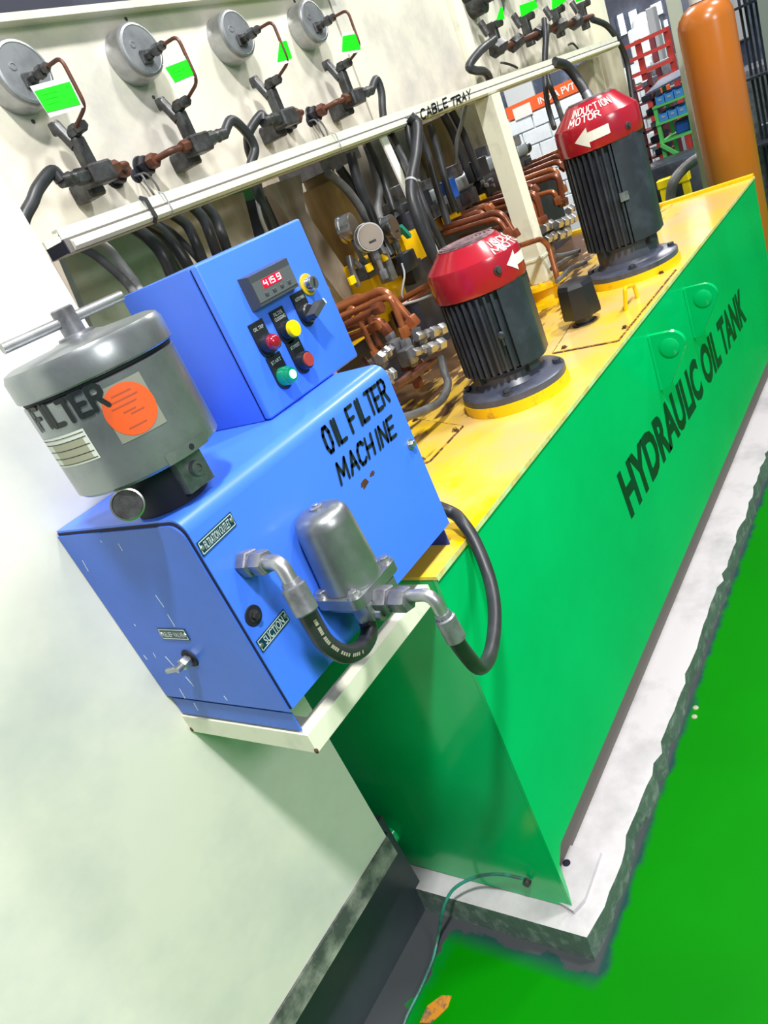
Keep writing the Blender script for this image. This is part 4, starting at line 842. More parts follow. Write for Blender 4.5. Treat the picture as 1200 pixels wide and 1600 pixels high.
def hose(pts, r, label, m='rubber', cat='hose', name='rubber_hose', grp=None, n=8, ties=()):
    b = MB(); b.tube(spline(pts, n), r, 12); o = b.build(name, m); tag(o, label, cat, grp)
    for f in ties:
        sp = spline(pts, n); i = int(f*(len(sp)-2)); d = (sp[i+1]-sp[i]).normalized(); t = MB(); t.cyl(sp[i] - d*.003, sp[i] + d*.003, r*1.12, 12); t.build('cable_tie', 'cable', o)
    return o
GH = None
hose([h1] + [(0.9, 1.222, 1.6711), (0.8661, 1.225, 1.6572), (0.8438, 1.228, 1.6411)] + [(.80, 1.235, 1.60), (.80, 1.24, 1.50), (.80, 1.25, 1.2)], .0105, 'black hose curving down left from the valve block under the leftmost gauge')
hose([h2] + [(1.3571, 1.22, 1.6727), (1.3886, 1.225, 1.6463), (1.3992, 1.23, 1.6124), (1.3685, 1.235, 1.5809), (1.361, 1.24, 1.5335), (1.3722, 1.25, 1.4787), (1.3916, 1.28, 1.3951)], .0100, 'black hose from the second gauge valve crossing over its neighbour above the tray', ties=())
hose([h3] + [(1.4565, 1.225, 1.668), (1.4122, 1.235, 1.6468), (1.4101, 1.255, 1.6214), (1.41, 1.262, 1.5809), (1.3942, 1.265, 1.5334), (1.3903, 1.27, 1.4799), (1.4125, 1.29, 1.3914)], .0100, 'black hose from the third gauge valve crossing behind its neighbour above the tray')
hose([h4] + [(1.9321, 1.22, 1.6742), (1.9366, 1.222, 1.6423), (1.9205, 1.228, 1.6003), (1.9096, 1.235, 1.5414), (1.9451, 1.25, 1.3972), (1.9354, 1.24, 1.2693), (1.8959, 1.22, 1.1511)], .0100, 'black hose from the fourth gauge valve dropping behind the tray')
for i, (p, lb) in enumerate((((1.1264, 1.3, 1.6266), 'pair of wires poking through a black hole under the second gauge'), ((1.7069, 1.3, 1.6269), 'thin wires poking through the panel under the third gauge'))):
    w = thing('cable_exit', lb, 'wire', p); b = MB(); b.lathe((p[0], YP - .0003, p[2] + .012), [(.013, 0), (.011, .001)], 14, NY); b.build('black_hole', 'seam', w)
    for k in (-1, 1):
        b = MB(); b.tube(spline([(p[0] + k*.004, YP + .0, p[2] + .012), (p[0] + k*.006, YP - .022, p[2] + .008), (p[0] + k*.010, YP - .03, p[2] - .02), (p[0] + k*.002, YP - .03, p[2] - .05)], 5), .0022, 8); b.build('wire', 'greyhose', w)
# ================================================================== second gauge panel (far)
YQ = YP + .04
def far_gauge(xg, label):
    zg = 1.845
    g = thing('pressure_gauge', label, 'pressure gauge', (xg, YQ, zg), 'small pipe loops on the far panel')
    b = MB(); b.lathe((xg, YQ - .0005, zg + .03), [(.045, 0), (.045, .04), (.040, .045)], 32, NY); b.build('case', 'darksteel', g)
    b = MB(); b.tube(fillet([(xg, YQ - .045, zg + .015), (xg, YQ - .12, zg + .012), (xg, YQ - .12, zg - .075), (xg, YQ - .06, zg - .105)], .014), .0034, 8); b.build('thin_pipe', 'darksteel', g)
    v = MB(); v.bbox((xg - .014, YQ - .075, zg - .19), (xg + .014, YQ - .045, zg - .09), .003, 1); v.hexn((xg, YQ - .10, zg - .103), (xg, YQ - .07, zg - .103), .012); v.cyl((xg - .01, YQ - .045, zg - .12), (xg - .012, YQ - .03, zg - .075), .012, 10); v.build('needle_valve', 'darksteel', g)
for i, (px, lb) in enumerate(zip([2.8205, 3.1015, 3.4116, 3.7116], ('far black gauge, first from the left on the stained panel', 'far black gauge, second from the left on the stained panel', 'far black gauge, third from the left on the stained panel', 'far black gauge at the right end of the stained panel'))):
    far_gauge(px, lb)
for q, lb in (([(2.7883, 1.22, 1.777), (2.8092, 1.22, 1.7774), (2.7975, 1.22, 1.7426), (2.7322, 1.22, 1.7441)], 'tiny bright green tag, first of the far gauges'), ([(2.9445, 1.22, 1.7718), (3.0952, 1.22, 1.7794), (3.0999, 1.22, 1.7549), (2.9342, 1.22, 1.7374)], 'bright green tag, second of the far gauges'),
              ([(3.256, 1.22, 1.7774), (3.4071, 1.22, 1.7809), (3.3872, 1.22, 1.7562), (3.2243, 1.22, 1.7377)], 'bright green tag, third of the far gauges'), ([(3.4852, 1.22, 1.7718), (3.6094, 1.22, 1.7779), (3.5848, 1.22, 1.7477), (3.4925, 1.22, 1.7448)], 'bright green tag, fourth of the far gauges')):
    greentag(q, lb, 'green tags on the far panel', film=False)
mf = thing('far_manifold', 'black and brown valve manifold across the far stained panel', 'manifold', (3.2104, 1.27, 1.6653))
b = MB(); b.tube([(2.7965, 1.27, 1.6742), (2.9741, 1.27, 1.676), (3.2296, 1.27, 1.6895), (3.4914, 1.27, 1.6888), (3.7836, 1.27, 1.6932)], .0125, 12); b.build('manifold_pipe', 'rust', mf)
for (a, c) in [((2.7576, 1.268, 1.6698), (2.84, 1.268, 1.6807)), ((2.9081, 1.268, 1.6697), (2.9861, 1.268, 1.6822)), ((3.1438, 1.268, 1.6837), (3.231, 1.268, 1.6972)), ((3.3432, 1.268, 1.6873), (3.4318, 1.268, 1.6931)), ((3.5344, 1.268, 1.6843), (3.6163, 1.268, 1.6915))]:
    b = MB(); b.hexn(a, c, .024); b.build('fitting', 'darksteel', mf)
hose([(2.7214, 1.24, 1.697), (2.5553, 1.22, 1.6728), (2.4442, 1.215, 1.6421), (2.4826, 1.22, 1.6268), (2.5856, 1.24, 1.6178), (2.6247, 1.25, 1.5918), (2.6115, 1.26, 1.5295), (2.6226, 1.27, 1.4515), (2.6348, 1.28, 1.3238)], .0125, 'black hose folding down at the left of the far stained panel')
b = MB(); b.lathe((2.8349, 1.34, 1.8273), [(.040, 0), (.040, .05), (.025, .055), (.018, .056), (.018, .10)], 24, NY); tag(b.build('round_connector', 'darksteel'), 'big dark round connector at the top of the far panel', 'connector')
hose([(3.1816, 1.24, 1.7198), (3.1337, 1.235, 1.6588), (3.0935, 1.24, 1.6013), (3.0615, 1.25, 1.5229), (3.0054, 1.24, 1.4509), (2.9108, 1.2, 1.376)], .0100, 'black hose crossing the tray and dropping left of the far motor, outer one')
hose([(3.2148, 1.245, 1.6979), (3.1539, 1.25, 1.6307), (3.1314, 1.26, 1.5722), (3.1002, 1.25, 1.5066), (3.0449, 1.22, 1.4485), (2.8811, 1.15, 1.385)], .0095, 'black hose dropping beside it onto the far motor cowl, inner one')
hose([(2.9158, 1.14, 1.5685), (2.963, 1.12, 1.543), (2.9822, 1.1, 1.4878), (2.9523, 1.07, 1.4288)], .0165, 'thick black conduit running from the tray down behind the far motor cowl')
b = MB(); b.tube([(2.9518, 1.072, 1.438), (2.93, 1.05, 1.3874)], .019, 12); tag(b.build('conduit_gland', 'midsteel'), 'grey gland nut ending the thick conduit at the far motor', 'gland')
hose([(3.7167, 1.25, 1.6807), (3.7879, 1.22, 1.6385), (3.8229, 1.2, 1.5732), (3.8752, 1.2, 1.492), (3.8611, 1.2, 1.3954), (3.8229, 1.2, 1.2687)], .0120, 'black hose arching over the right end of the cable tray')
hose([(3.5986, 1.33, 1.6276), (3.5699, 1.3, 1.6234), (3.6406, 1.31, 1.6008)], .004, 'short thin black wire on the far stained panel', cat='wire', name='wire')
hose([(2.9215, 1.33, 1.6392), (2.8894, 1.3, 1.6293), (2.9139, 1.29, 1.6164), (2.9727, 1.3, 1.6047)], .004, 'curled thin black wire low on the far stained panel', cat='wire', name='wire')

# ================================================================== behind and below the tray
# press side plates seen under the tray
def backplate(pts, y, m, label, cat='plate', name='side_plate', t=.02):
    b = MB(); b.poly(pts, (0, 1, 0), t); o = b.build(name, m); tag(o, label, cat); return o
b = MB(); b.box((.70, 1.72, .55), (3.45, 1.76, 1.60)); o = b.build('wall_back', 'dirtywall'); struct(o)
backplate([(0.9598, 1.4, 1.5721), (1.1322, 1.4, 1.5712), (1.3859, 1.4, 1.5663), (1.3851, 1.4, 1.5346), (1.38, 1.4, 1.4005), (1.1927, 1.4, 1.3878), (0.9433, 1.4, 1.3557), (0.9344, 1.4, 1.4138)], 1.40, 'glassgreen', 'pale green stained plate under the left end of the tray')
backplate([(1.1831, 1.36, 1.5589), (1.2815, 1.36, 1.5603), (1.4482, 1.36, 1.5503), (1.4153, 1.36, 1.4402), (1.4123, 1.36, 1.3002), (1.2338, 1.36, 1.3183), (1.1917, 1.36, 1.4359)], 1.36, 'dirtywall', 'brown grey plate behind the curved hoses above the control box')
b = MB(); b.box((1.50, 1.46, .9), (1.60, 1.56, 1.50)); tag(b.build('machine_post', 'dirtywall'), 'brown grey square post just right of the control box', 'post')
p = (1.6092, 1.42, 1.5307)
b = MB(); b.poly([(1.6485, 1.46, 1.55), (1.7926, 1.46, 1.5469), (1.751, 1.46, 1.4582), (1.8352, 1.46, 1.2136), (1.7599, 1.46, 1.182), (1.7096, 1.46, 1.3112)], (0, 1, 0), .05); tag(b.build('stained_post', mat('pinkish_grey_stained_steel', (.42, .37, .31), .4, col2=(.22, .17, .12), scale=5, lo=.4, hi=.7, stretch=(3, 3, .6))), 'wide pinkish grey steel post between control box and ochre column', 'post')
b = MB(); q = Vector((1.9757, 1.55, 1.4273)); b.cyl((q.x, q.y, .9), (q.x, q.y, 1.505), .068, 32); b.cyl((q.x, q.y, 1.505), (q.x, q.y, 1.56), .050, 24); oc = thing('ochre_column', 'ochre stained round column under the tray left of the three small gauges', 'column', (q.x, q.y, .9)); b.build('column', 'cyl_ochre', oc)
b = MB(); b.box((q.x - .10, q.y - .10, 1.53), (q.x + .10, q.y + .06, 1.57)); b.build('clamp_plate', 'midsteel', oc)
q = Vector((2.7925, 1.62, 1.406)); b = MB(); b.cyl((q.x, q.y, .9), (q.x, q.y, 1.56), .070, 32); tag(b.build('ochre_column', 'cyl_ochre'), 'second ochre stained column behind the solenoid valves', 'column')
q = Vector((3.159, 1.66, 1.4558)); b = MB(); b.box((q.x - .06, q.y, .9), (q.x + .20, q.y + .05, 1.62)); tag(b.build('beige_plate', mat('beige_stained_steel', (.50, .45, .38), .45, col2=(.25, .2, .15), scale=6, lo=.45, hi=.65)), 'beige stained plate left of the cream post', 'plate')
q = Vector((2.5415, 1.66, 1.4728)); b = MB(); b.box((q.x - .05, q.y, .9), (q.x + .22, q.y + .05, 1.62)); tag(b.build('grey_plate', mat('pale_grey_green_steel', (.36, .38, .33), .45, col2=(.18, .19, .16), scale=6, lo=.45, hi=.65)), 'pale grey green plate behind the diagonal brace', 'plate')
b = MB(); q = [(1.4456, 1.38, 1.5572), (1.528, 1.38, 1.5556), (1.5316, 1.38, 1.4674), (1.4335, 1.38, 1.4528)]; b.poly(q, (0, 1, 0), .05); tag(b.build('green_bracket', mat('mid_green_paint', (.03, .22, .08), .4)), 'green bracket under the tray behind the crossing hoses', 'bracket')
b = MB(); b.poly([(1.4268, 1.37, 1.5324), (1.5254, 1.37, 1.5259), (1.5302, 1.37, 1.4095), (1.4073, 1.37, 1.4149)], (0, 1, 0), .02); tag(b.build('black_opening_sheet', 'seam'), 'black sheet for the shaded opening below the green bracket', 'guard')  # black sheet stands in for the shade of an opening
# hoses under the tray
H = [
 ([(1.0176, 1.25, 1.5586), (1.0401, 1.25, 1.5284), (1.0521, 1.25, 1.493), (1.0415, 1.24, 1.4562), (1.018, 1.22, 1.406)], .0125, 'thick black hose, leftmost of the arching hoses above the control box'),
 ([(1.0533, 1.255, 1.5575), (1.0842, 1.26, 1.531), (1.1, 1.26, 1.4939), (1.0969, 1.25, 1.4537), (1.0689, 1.22, 1.4139)], .0120, 'thick black hose, second arching hose above the control box'),
 ([(1.0966, 1.28, 1.5545), (1.134, 1.29, 1.5258), (1.1532, 1.29, 1.4904), (1.1616, 1.28, 1.4452)], .0070, 'thinner black hose slanting between the arching hoses'),
 ([(1.1287, 1.26, 1.5536), (1.1516, 1.26, 1.5249), (1.1519, 1.26, 1.4837), (1.1277, 1.24, 1.4387)], .0105, 'black hose, third arching hose above the control box'),
 ([(1.1873, 1.26, 1.5536), (1.2006, 1.26, 1.5246), (1.1965, 1.26, 1.4865), (1.1703, 1.24, 1.4384)], .0110, 'black hose, fourth arching hose above the control box'),
 ([(1.2242, 1.27, 1.5525), (1.2415, 1.27, 1.5246), (1.2391, 1.27, 1.4906), (1.2109, 1.25, 1.442)], .0110, 'black hose, rightmost arching hose above the control box'),
]
for pts, r, lb in H: hose(pts, r, lb, grp='hoses arching down behind the control box')
hose([(0.8638, 1.22, 1.5595), (0.8893, 1.22, 1.5365), (0.9093, 1.22, 1.5031), (0.9216, 1.22, 1.4758), (0.9127, 1.2, 1.4503)], .0080, 'grey cable bending down at the left end of the tray', 'greyhose', 'cable', 'grey_cable')
hose([(0.9164, 1.23, 1.5547), (0.9395, 1.24, 1.5314), (0.9492, 1.24, 1.4956), (0.9468, 1.23, 1.47), (0.9252, 1.2, 1.4459)], .0085, 'pale grey cable beside it, tied together above the filter lid', 'cable', 'cable', 'grey_cable', ties=(.8,))
hose([(1.3682, 1.25, 1.5349), (1.3494, 1.25, 1.4848), (1.3798, 1.28, 1.4281)], .0045, 'thin pale wire running down by the crossing hoses', 'cable', 'wire', 'wire')
V = [
 ([(1.7494, 1.34, 1.5208), (1.804, 1.34, 1.4591), (1.8375, 1.34, 1.3736), (1.7921, 1.3, 1.2782)], .0115, 'greyhose', 'grey black hose left of the three small gauges'),
 ([(1.8311, 1.36, 1.5226), (1.8611, 1.36, 1.4517), (1.8717, 1.35, 1.3548), (1.854, 1.32, 1.2648)], .0130, 'rubber', 'black hose just behind the three small gauges'),
 ([(1.862, 1.33, 1.5424), (1.847, 1.33, 1.471), (1.8484, 1.33, 1.3938), (1.8304, 1.32, 1.3079)], .0135, 'rubber', 'thick black hose dropping to the middle small gauge'),
 ([(2.0246, 1.38, 1.5475), (2.0161, 1.38, 1.4894), (1.9937, 1.38, 1.4263), (1.9532, 1.38, 1.3818), (1.9203, 1.36, 1.3299)], .0130, 'greyhose', 'dusty grey hose above the rightmost small gauge'),
 ([(1.999, 1.36, 1.5559), (2.01, 1.36, 1.4965), (2.0096, 1.36, 1.4343), (1.9709, 1.34, 1.3652)], .0080, 'rubber', 'thin black hose left of the diagonal brace'),
 ([(1.8769, 1.2, 1.5463), (1.8274, 1.16, 1.4845), (1.7891, 1.13, 1.4361), (1.766, 1.12, 1.3835), (1.7583, 1.12, 1.3022), (1.7452, 1.12, 1.1928)], .0105, 'rubber', 'black hose joining the hose bundle from the left'),
 ([(1.8858, 1.135, 1.5619), (1.8902, 1.125, 1.5363), (1.8311, 1.12, 1.4781), (1.7504, 1.115, 1.4168), (1.7198, 1.11, 1.3528), (1.7254, 1.11, 1.2631), (1.7434, 1.11, 1.1565)], .0140, 'rubber', 'thickest black hose hanging over the cable tray, tied with a strap'),
 ([(1.8948, 1.15, 1.5597), (1.8766, 1.15, 1.5181), (1.8639, 1.15, 1.4658), (1.8181, 1.14, 1.409), (1.802, 1.13, 1.3373), (1.8202, 1.13, 1.2489), (1.8055, 1.12, 1.1556)], .0095, 'rubber', 'black hose in the bundle directly right of the thickest one'),
 ([(2.1838, 1.3, 1.5307), (2.1869, 1.3, 1.467), (2.1753, 1.3, 1.3768), (2.1653, 1.3, 1.264)], .0115, 'rubber', 'black hose running down behind the blue solenoid valve, left of two'),
 ([(2.3251, 1.34, 1.538), (2.3166, 1.34, 1.4543), (2.3015, 1.34, 1.3601), (2.3029, 1.34, 1.2795)], .0120, 'rubber', 'black hose running down behind the blue solenoid valve, right of two'),
 ([(2.4592, 1.36, 1.5547), (2.4797, 1.36, 1.4984), (2.4916, 1.36, 1.4157), (2.5038, 1.36, 1.33)], .0125, 'rubber', 'black hose behind the upper solenoid, left of two'),
 ([(2.5383, 1.37, 1.5572), (2.5648, 1.37, 1.4866), (2.5782, 1.37, 1.4013), (2.5885, 1.37, 1.3354)], .0120, 'rubber', 'black hose behind the upper solenoid, right of two'),
 ([(2.3628, 1.22, 1.553), (2.359, 1.25, 1.5096), (2.3457, 1.28, 1.4664), (2.3296, 1.3, 1.4094)], .0065, 'greyhose', 'short grey cable from the tray to the upper solenoid'),
 ([(2.5925, 1.24, 1.5445), (2.6227, 1.26, 1.4781), (2.6569, 1.28, 1.3868), (2.6787, 1.3, 1.3036)], .0110, 'rubber', 'black hose running down close behind the cream post'),
]
for pts, r, m_, lb in V: hose(pts, r, lb, m_, ties=((.5,) if 'thickest' in lb else ()))

# ------------------------------------------------ three small gauges
def small_gauge(c, n, label, r=.036, foot=None):
    c = Vector(c); n = Vector(n).normalized(); g = thing('small_pressure_gauge', label, 'pressure gauge', tuple(c), 'three small pressure gauges')
    b = MB(); b.lathe(c, [(r*.98, 0), (r, -.002), (r, -.026), (r*.93, -.0275), (r*.93, -.030), (r*1.04, -.031), (r*1.04, -.038), (r*.9, -.040)], 40, n); b.build('case', 'chrome', g)
    b = MB(); b.lathe(c + n*.0008, [(r*.9, -.001), (r*.88, .001)], 36, n); bk = b.build('back', mat('brown_tinted_metal', (.30, .26, .22), .35, .6), g)
    up = Vector((0, 0, 1)); b = MB(); b.obox(c + n*.002 + Vector((0, 0, -.012)), n.cross(up), up, n, .010, .003, .0008); b.build('back_mark', 'darksteel', g)
    bt = c - n*.015 + Vector((0, 0, -r)); b = MB(); b.hexn(bt, bt + Vector((0, 0, -.022)), .010); b.cyl(bt + Vector((0, 0, -.02)), bt + Vector((0, 0, -.055)), .007, 12); b.hexn(bt + Vector((0, 0, -.05)), bt + Vector((0, 0, -.075)), .011); b.build('stem', 'midsteel', g)
small_gauge((1.7437, 1.32, 1.381), (.26, -.966, 0), 'left one of three small chrome gauges behind the near pipes', .034)
small_gauge((1.7125, 1.26, 1.3421), (-.62, -.78, .05), 'middle small chrome gauge showing its round brown back', .036)
small_gauge((1.9338, 1.33, 1.3266), (.22, -.975, 0), 'right one of three small chrome gauges, beside the white brace', .037)
# ------------------------------------------------ near valve station
ns = thing('near_valve_station', 'near station of copper brown pipes with black valves and yellow manifold', 'pipework', (1.55, 1.25, .899))
def pipe(root, pts, r=.0085, m='copper', br=.022, nut=True, seg=12):
    b = MB(); b.tube(fillet(pts, br, 6), r, seg); o = b.build('pipe', m, root)
    if nut:
        e = Vector(pts[-1]); d = (Vector(pts[-1]) - Vector(pts[-2])).normalized(); n = MB(); n.hexn(e - d*.022, e + d*.004, r*1.75); n.build('pipe_nut', m, o)
    return o
# pipes run from the back (Y) forward and drop to the fittings
NP = [  # (x, y_drop, z_top, z_end, r)
 ([(1.5, 1.2934, 1.2262), (1.5, 1.1233, 1.2396), (1.5, 1.0779, 1.1402)], .0105, 'copper'),
 ([(1.46, 1.2705, 1.2125), (1.46, 1.0831, 1.228), (1.46, 1.0841, 1.1315)], .0080, 'copper'),
 ([(1.56, 1.3475, 1.2205), (1.56, 1.2505, 1.2345), (1.56, 1.2094, 1.2111)], .0090, 'copper'),
 ([(1.44, 1.2598, 1.1929), (1.44, 1.1586, 1.2069), (1.44, 1.1061, 1.2132)], .0085, 'copperdark'),
 ([(1.52, 1.3282, 1.1684), (1.52, 1.1887, 1.1776), (1.52, 1.1771, 1.135)], .0085, 'copperdark'),
 ([(1.47, 1.2609, 1.1932), (1.47, 1.2072, 1.2329), (1.47, 1.1983, 1.0922)], .0068, 'copper'),
 ([(1.5, 1.2702, 1.1973), (1.5, 1.1978, 1.2328), (1.5, 1.2011, 1.0939)], .0068, 'copperdark'),
 ([(1.56, 1.3814, 1.1282), (1.56, 1.2997, 1.1429), (1.56, 1.2141, 1.1481)], .0100, 'copperdark'),
 ([(1.5, 1.3172, 1.153), (1.5, 1.2038, 1.1621), (1.5, 1.1821, 1.1638)], .0080, 'copper'),
]
for pts, r, m_ in NP: pipe(ns, pts, r, m_)
for pts, r, m_ in (([(1.8152, 1.32, 1.1513), (1.8095, 1.28, 1.1547), (1.7923, 1.2, 1.1698), (1.7759, 1.14, 1.1776)], .0095, 'copper'), ([(1.8859, 1.38, 1.1212), (1.9226, 1.34, 1.1261), (1.9496, 1.3, 1.1343)], .0080, 'copperdark')):
    pipe(ns, pts, r, m_, nut=False)
for pts in ([(1.2412, 1.12, 1.05), (1.4067, 1.15, 1.0225), (1.568, 1.18, 1.0023), (1.7029, 1.2, 0.9941)], [(1.3862, 1.15, 1.0354), (1.4673, 1.16, 1.0206), (1.5295, 1.17, 1.0174)], [(1.5407, 1.3, 1.083), (1.5169, 1.25, 1.0112), (1.4402, 1.2, 0.9663)], [(1.7353, 1.42, 1.0848), (1.6603, 1.35, 1.0038), (1.5944, 1.3, 0.9468)]):
    pipe(ns, pts, .0090, 'rust', nut=False)
# fittings (dark tees and bright nuts)
def fit(root, a, c, r, m='midsteel', nm='fitting'):
    b = MB(); a = Vector(a); c = Vector(c); d = c - a
    b.hexn(a, a + d*.40, r); b.cyl(a + d*.40, a + d*.58, r*.72, 14); b.hexn(a + d*.58, c, r*1.05); return b.build(nm, m, root)
FT = [((1.6934, 1.22, 1.0911), (1.6827, 1.22, 1.044)), ((1.6182, 1.21, 1.0861), (1.6105, 1.21, 1.017)), ((1.6425, 1.27, 1.1076), (1.6448, 1.27, 1.0608)), ((1.5906, 1.24, 1.0768), (1.5061, 1.24, 1.059)), ((1.4818, 1.22, 1.0656), (1.4802, 1.22, 1.0923))]
for a, c in FT: fit(ns, a, c, .0165, 'midsteel')
for a, c, r in [((1.6553, 1.2, 1.0745), (1.7236, 1.2, 1.0603), 0.0125), ((1.7082, 1.19, 1.0623), (1.7805, 1.19, 1.0489), 0.0165), ((1.589, 1.18, 1.0525), (1.6573, 1.18, 1.0368), 0.0125), ((1.6422, 1.17, 1.0391), (1.7199, 1.17, 1.0257), 0.0165), ((1.4964, 1.18, 1.0978), (1.4502, 1.18, 1.0935), 0.016), ((1.405, 1.15, 1.0604), (1.4425, 1.15, 1.0538), 0.0155)]:
    fit(ns, a, c, r, 'steel')
for c, h_ in (((1.5899, 1.2, 1.0473), .022), ((1.6054, 1.24, 1.0743), .020), ((1.7073, 1.23, 1.0548), .018)):
    b = MB(); c = Vector(c); b.bbox(c - Vector((h_, h_*.8, h_)), c + Vector((h_, h_*.8, h_)), .005, 2); b.build('valve_body', 'midsteel', ns)
for a, c in [((1.592, 1.2, 1.0138), (1.5868, 1.2, 0.961)), ((1.6212, 1.24, 1.0275), (1.6051, 1.24, 0.9693)), ((1.6933, 1.25, 0.9931), (1.7222, 1.25, 0.9671))]:
    b = MB(); b.hexn(a, Vector(a).lerp(Vector(c), .45), .016); b.hexn(Vector(a).lerp(Vector(c), .5), c, .015); b.build('brown_nut', 'copperdark', ns)
b = MB(); c = Vector((1.3885, 1.12, 1.0588)); b.lathe(c, [(.014, 0), (.0145, .004), (.012, .0045)], 24, (.5, -.85, .1)); b.cyl(c, c + Vector((-.03, .03, .004)), .012, 18); b.build('round_plug', 'steel', ns)
# yellow base block and black valves
b = MB(); b.obox((1.878, 1.42, 1.2277), (1, 0, 0), (0, 1, 0), (0, 0, 1), .075, .04, .055); b.build('yellow_block', 'yellow2', ns)
b = MB(); b.obox((2.1436, 1.45, 1.2367), (1, 0, 0), (0, 1, 0), (0, 0, 1), .050, .02, .045); b.build('yellow_block', 'yellow2', ns)
b = MB(); b.obox((1.8263, 1.5, 1.1273), (1, 0, 0), (0, 1, 0), (0, 0, 1), .20, .06, .040); b.build('yellow_rail', 'yellow2', ns)
b = MB(); b.obox((1.8294, 1.52, 0.9949), (1, 0, 0), (0, 1, 0), (0, 0, 1), .22, .03, .09); b.build('dark_manifold', 'motorblack', ns)
for (c, hx, hz, m_) in (((1.9161, 1.33, 1.2298), .040, .026, 'blackplastic'), ((1.9823, 1.36, 1.1879), .035, .030, 'blackplastic'), ((1.8169, 1.33, 1.2517), .016, .045, 'midsteel'), ((1.7295, 1.33, 1.2616), .022, .018, 'darksteel'), ((1.819, 1.34, 1.281), .016, .022, 'darksteel'), ((1.9329, 1.4, 1.0641), .05, .05, 'seam')):
    b = MB(); c = Vector(c); b.bbox(c - Vector((hx, .022, hz)), c + Vector((hx, .022, hz)), .005, 2); b.build('valve_body', m_, ns)
for c in [(1.6217, 1.3, 1.2664), (1.7109, 1.3, 1.2719), (1.79, 1.3, 1.2753)]:
    b = MB(); c = Vector(c); b.bbox(c - Vector((.012, .004, .010)), c + Vector((.012, .004, .010)), .001, 1); b.build('yellow_tag', mat('yellow_marker', (.95, .62, 0), .4), ns)
for pts in ([(1.686, 1.33, 1.3188), (1.6726, 1.33, 1.2799), (1.6897, 1.34, 1.2417)], [(1.698, 1.33, 1.3013), (1.719, 1.33, 1.2738), (1.7476, 1.33, 1.2504)]):
    pipe(ns, pts, .0085, 'midsteel', nut=False)
hose([(1.5873, 1.1, 1.0227), (1.549, 1.08, 1.0003), (1.5304, 1.07, 0.9719), (1.4665, 1.06, 0.9565), (1.3791, 1.05, 0.9714), (1.2911, 1.05, 0.995), (1.2432, 1.06, 1.0235)], .0100, 'grey black hose curving on the tank top left of the near motor', 'greyhose')
hose([(1.8588, 1.3, 1.2359), (1.8361, 1.29, 1.2075), (1.8029, 1.3, 1.1619), (1.8287, 1.3, 1.1378)], .003, 'thin pale wire hanging among the small gauges', 'cable', 'wire', 'wire')
hose([(1.7323, 1.26, 1.1514), (1.7726, 1.24, 1.1431), (1.7866, 1.2, 1.1429), (1.7546, 1.14, 1.1498)], .0035, 'thin grey wire under the copper pipe by the near motor cowl', 'cable', 'wire', 'wire')
for k, (pts, lb) in enumerate((([(1.3947, 1.2428, 0.905), (1.4692, 1.228, 0.905), (1.5046, 1.1864, 0.905), (1.5323, 1.0998, 0.905)], 'rusty flat bar'),)): pass

# ------------------------------------------------ far valve station: a bank of bent pipes
fs = thing('far_valve_station', 'far bank of red brown pipes with solenoid valves behind the near motor', 'pipework', (2.6, 1.4, .899))
pd = [ # back px, bend px, drop px, x, r, mat
 ([(2.3, 1.3994, 1.2441), (2.3, 1.187, 1.2341), (2.3, 1.163, 1.1471)], .0105, 'copperdark'),
 ([(2.26, 1.383, 1.2296), (2.26, 1.1812, 1.2231), (2.26, 1.1643, 1.1628)], .0085, 'copperdark'),
 ([(2.38, 1.4289, 1.2436), (2.38, 1.2987, 1.2471), (2.38, 1.2784, 1.2099)], .0100, 'copperdark'),
 ([(2.34, 1.4336, 1.1804), (2.34, 1.2449, 1.1757), (2.34, 1.229, 1.1337)], .0095, 'copper'),
 ([(2.46, 1.4581, 1.2482), (2.46, 1.3135, 1.2479), (2.46, 1.3012, 1.2272)], .0110, 'copper'),
 ([(2.52, 1.4228, 1.2484), (2.52, 1.1599, 1.2316), (2.52, 1.1645, 1.1322)], .0115, 'copperdark'),
 ([(2.6, 1.4368, 1.25), (2.6, 1.208, 1.2489), (2.6, 1.1923, 1.2227)], .0095, 'copperdark'),
 ([(2.5, 1.4059, 1.2309), (2.5, 1.1712, 1.2152), (2.5, 1.1754, 1.1323)], .0090, 'copper'),
 ([(2.7, 1.4436, 1.25), (2.7, 1.1432, 1.2437), (2.7, 1.1552, 1.1433)], .0115, 'copperdark'),
 ([(2.8, 1.4785, 1.2599), (2.8, 1.1883, 1.2582), (2.8, 1.185, 1.1727)], .0100, 'copper'),
 ([(2.92, 1.4922, 1.2647), (2.92, 1.2279, 1.2682), (2.92, 1.2013, 1.2367)], .0100, 'copperdark'),
 ([(2.66, 1.4515, 1.2209), (2.66, 1.1555, 1.2011), (2.66, 1.1547, 1.1576)], .0085, 'copper'),
 ([(2.6, 1.4186, 1.1923), (2.6, 1.2517, 1.1805), (2.6, 1.2394, 1.1282)], .0100, 'copperdark'),
 ([(2.42, 1.4232, 1.1828), (2.42, 1.2355, 1.1718), (2.42, 1.2384, 1.1301)], .0090, 'copperdark'),
 ([(3.02, 1.5231, 1.2712), (3.02, 1.259, 1.2787), (3.02, 1.2283, 1.2568)], .0095, 'copperdark'),
 ([(3.12, 1.5538, 1.2762), (3.12, 1.2738, 1.2872), (3.12, 1.2511, 1.2724)], .0095, 'copper'),
 ([(2.3, 1.4435, 1.1668), (2.3, 1.3166, 1.1616), (2.3, 1.2676, 1.1604)], .0070, 'steel'),
 ([(2.3, 1.4495, 1.1531), (2.3, 1.347, 1.1489), (2.3, 1.2846, 1.1484)], .0060, 'steel'),
]
for pts, r, m_ in pd: pipe(fs, pts, r, m_, br=.03)
